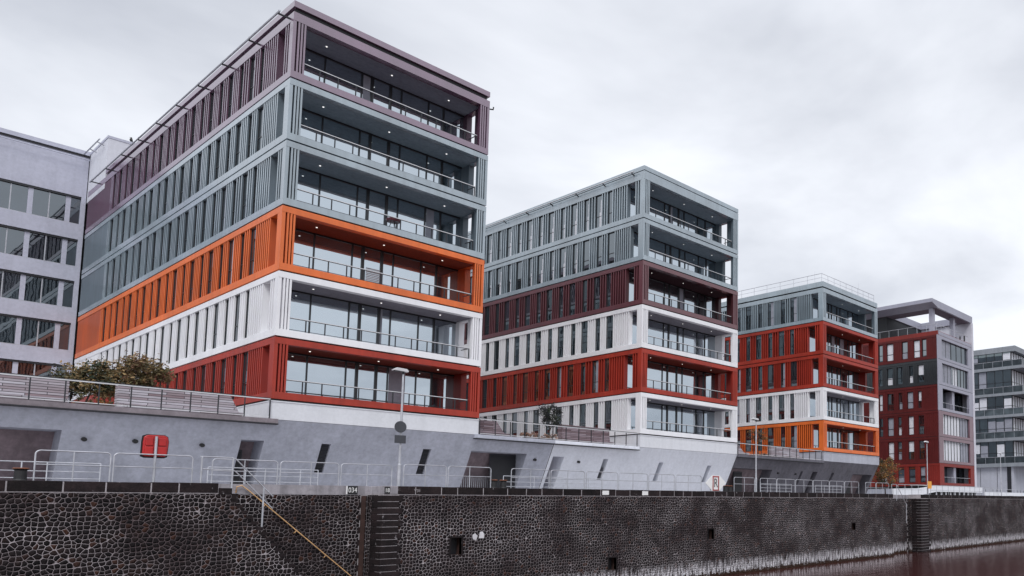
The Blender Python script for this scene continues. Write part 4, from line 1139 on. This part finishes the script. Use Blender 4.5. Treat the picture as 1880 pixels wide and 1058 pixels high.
# ------------------------------------------------------------------ sky, sun, camera
w = bpy.data.worlds.new('World'); S.world = w; w.use_nodes = True
nt = w.node_tree; nt.nodes.clear(); L = nt.links
out = nt.nodes.new('ShaderNodeOutputWorld')
SUN_AZ, SUN_EL = R(226), R(48)              # azimuth from +Y clockwise towards +X
sky = nt.nodes.new('ShaderNodeTexSky'); sky.sky_type = 'NISHITA'; sky.sun_disc = False
sky.sun_elevation = SUN_EL; sky.sun_rotation = SUN_AZ
bg1 = nt.nodes.new('ShaderNodeBackground'); bg1.inputs['Strength'].default_value = .09; L.new(sky.outputs[0], bg1.inputs['Color'])
tc = nt.nodes.new('ShaderNodeTexCoord'); sx = nt.nodes.new('ShaderNodeSeparateXYZ'); L.new(tc.outputs['Generated'], sx.inputs[0])
az = nd(nt, 'ShaderNodeMath', operation='MAXIMUM'); L.new(sx.outputs['Z'], az.inputs[0]); az.inputs[1].default_value = 0
ad = nd(nt, 'ShaderNodeMath', operation='ADD'); L.new(az.outputs[0], ad.inputs[0]); ad.inputs[1].default_value = .22
dv = nt.nodes.new('ShaderNodeVectorMath'); dv.operation = 'DIVIDE'; L.new(tc.outputs['Generated'], dv.inputs[0])
cb = nt.nodes.new('ShaderNodeCombineXYZ'); L.new(ad.outputs[0], cb.inputs[0]); L.new(ad.outputs[0], cb.inputs[1]); cb.inputs[2].default_value = 1
L.new(cb.outputs[0], dv.inputs[1])
mp = nt.nodes.new('ShaderNodeMapping'); mp.inputs['Location'].default_value = (3.1, 1.7, 0); L.new(dv.outputs[0], mp.inputs[0])
n1 = nd(nt, 'ShaderNodeTexNoise', Scale=1.15, Detail=6, Roughness=.52, Distortion=.25); L.new(mp.outputs[0], n1.inputs['Vector'])
n2 = nd(nt, 'ShaderNodeTexNoise', Scale=.45, Detail=3, Roughness=.5); L.new(mp.outputs[0], n2.inputs['Vector'])
mx = nd(nt, 'ShaderNodeMath', operation='MULTIPLY_ADD'); L.new(n2.outputs['Fac'], mx.inputs[0]); mx.inputs[1].default_value = .6
hm = nd(nt, 'ShaderNodeMath', operation='MULTIPLY'); L.new(n1.outputs['Fac'], hm.inputs[0]); hm.inputs[1].default_value = .4; L.new(hm.outputs[0], mx.inputs[2])
cr = ramp(nt, mx.outputs[0], .40, (.50, .525, .585), .515, (.86, .885, .94))
# overcast sky is brighter towards the zenith
mr = nd(nt, 'ShaderNodeMapRange'); L.new(sx.outputs['Z'], mr.inputs['Value'])
mr.inputs['From Min'].default_value = .55; mr.inputs['From Max'].default_value = 1.0; mr.inputs['To Min'].default_value = 1.0; mr.inputs['To Max'].default_value = 1.7
bg2 = nt.nodes.new('ShaderNodeBackground'); L.new(cr, bg2.inputs['Color']); L.new(mr.outputs[0], bg2.inputs['Strength'])
ms = nt.nodes.new('ShaderNodeMixShader'); ms.inputs[0].default_value = .93
L.new(bg1.outputs[0], ms.inputs[1]); L.new(bg2.outputs[0], ms.inputs[2]); L.new(ms.outputs[0], out.inputs['Surface'])

sd = bpy.data.lights.new('sun', 'SUN'); sd.energy = 1.5; sd.angle = R(25); sd.color = (1, .985, .96)
so = bpy.data.objects.new('sun', sd); COL.objects.link(so)
d = Vector((math.sin(SUN_AZ) * math.cos(SUN_EL), math.cos(SUN_AZ) * math.cos(SUN_EL), math.sin(SUN_EL)))
so.rotation_euler = d.to_track_quat('Z', 'Y').to_euler(); so.location = d * 200

F, CX, CY, YAW, PIT, ROL = 1395.1643, 1527.7096, 803.2584, .6026390, .0889322, -.0070473
cy, sy = math.cos(YAW), math.sin(YAW)
f0 = Vector((cy, sy, 0)); r0 = Vector((sy, -cy, 0)); up = Vector((0, 0, 1))
fw = f0 * math.cos(PIT) + up * math.sin(PIT); u = up * math.cos(PIT) - f0 * math.sin(PIT)
ri = r0 * math.cos(ROL) + u * math.sin(ROL); u2 = u * math.cos(ROL) - r0 * math.sin(ROL)
cam = bpy.data.cameras.new('camera'); co = bpy.data.objects.new('camera', cam); COL.objects.link(co)
co.matrix_world = Matrix(((ri.x, u2.x, -fw.x, 0), (ri.y, u2.y, -fw.y, 0), (ri.z, u2.z, -fw.z, 0), (0, 0, 0, 1)))
cam.sensor_fit = 'HORIZONTAL'; cam.sensor_width = 36; cam.lens = F / 1880 * 36
cam.shift_x = -(CX - 940) / 1880; cam.shift_y = (CY - 529) / 1880
cam.clip_start = .1; cam.clip_end = 4000
S.camera = co
vs = S.view_settings; vs.view_transform = 'Standard'; vs.look = 'None'; vs.gamma = 1; vs.exposure = 0.28
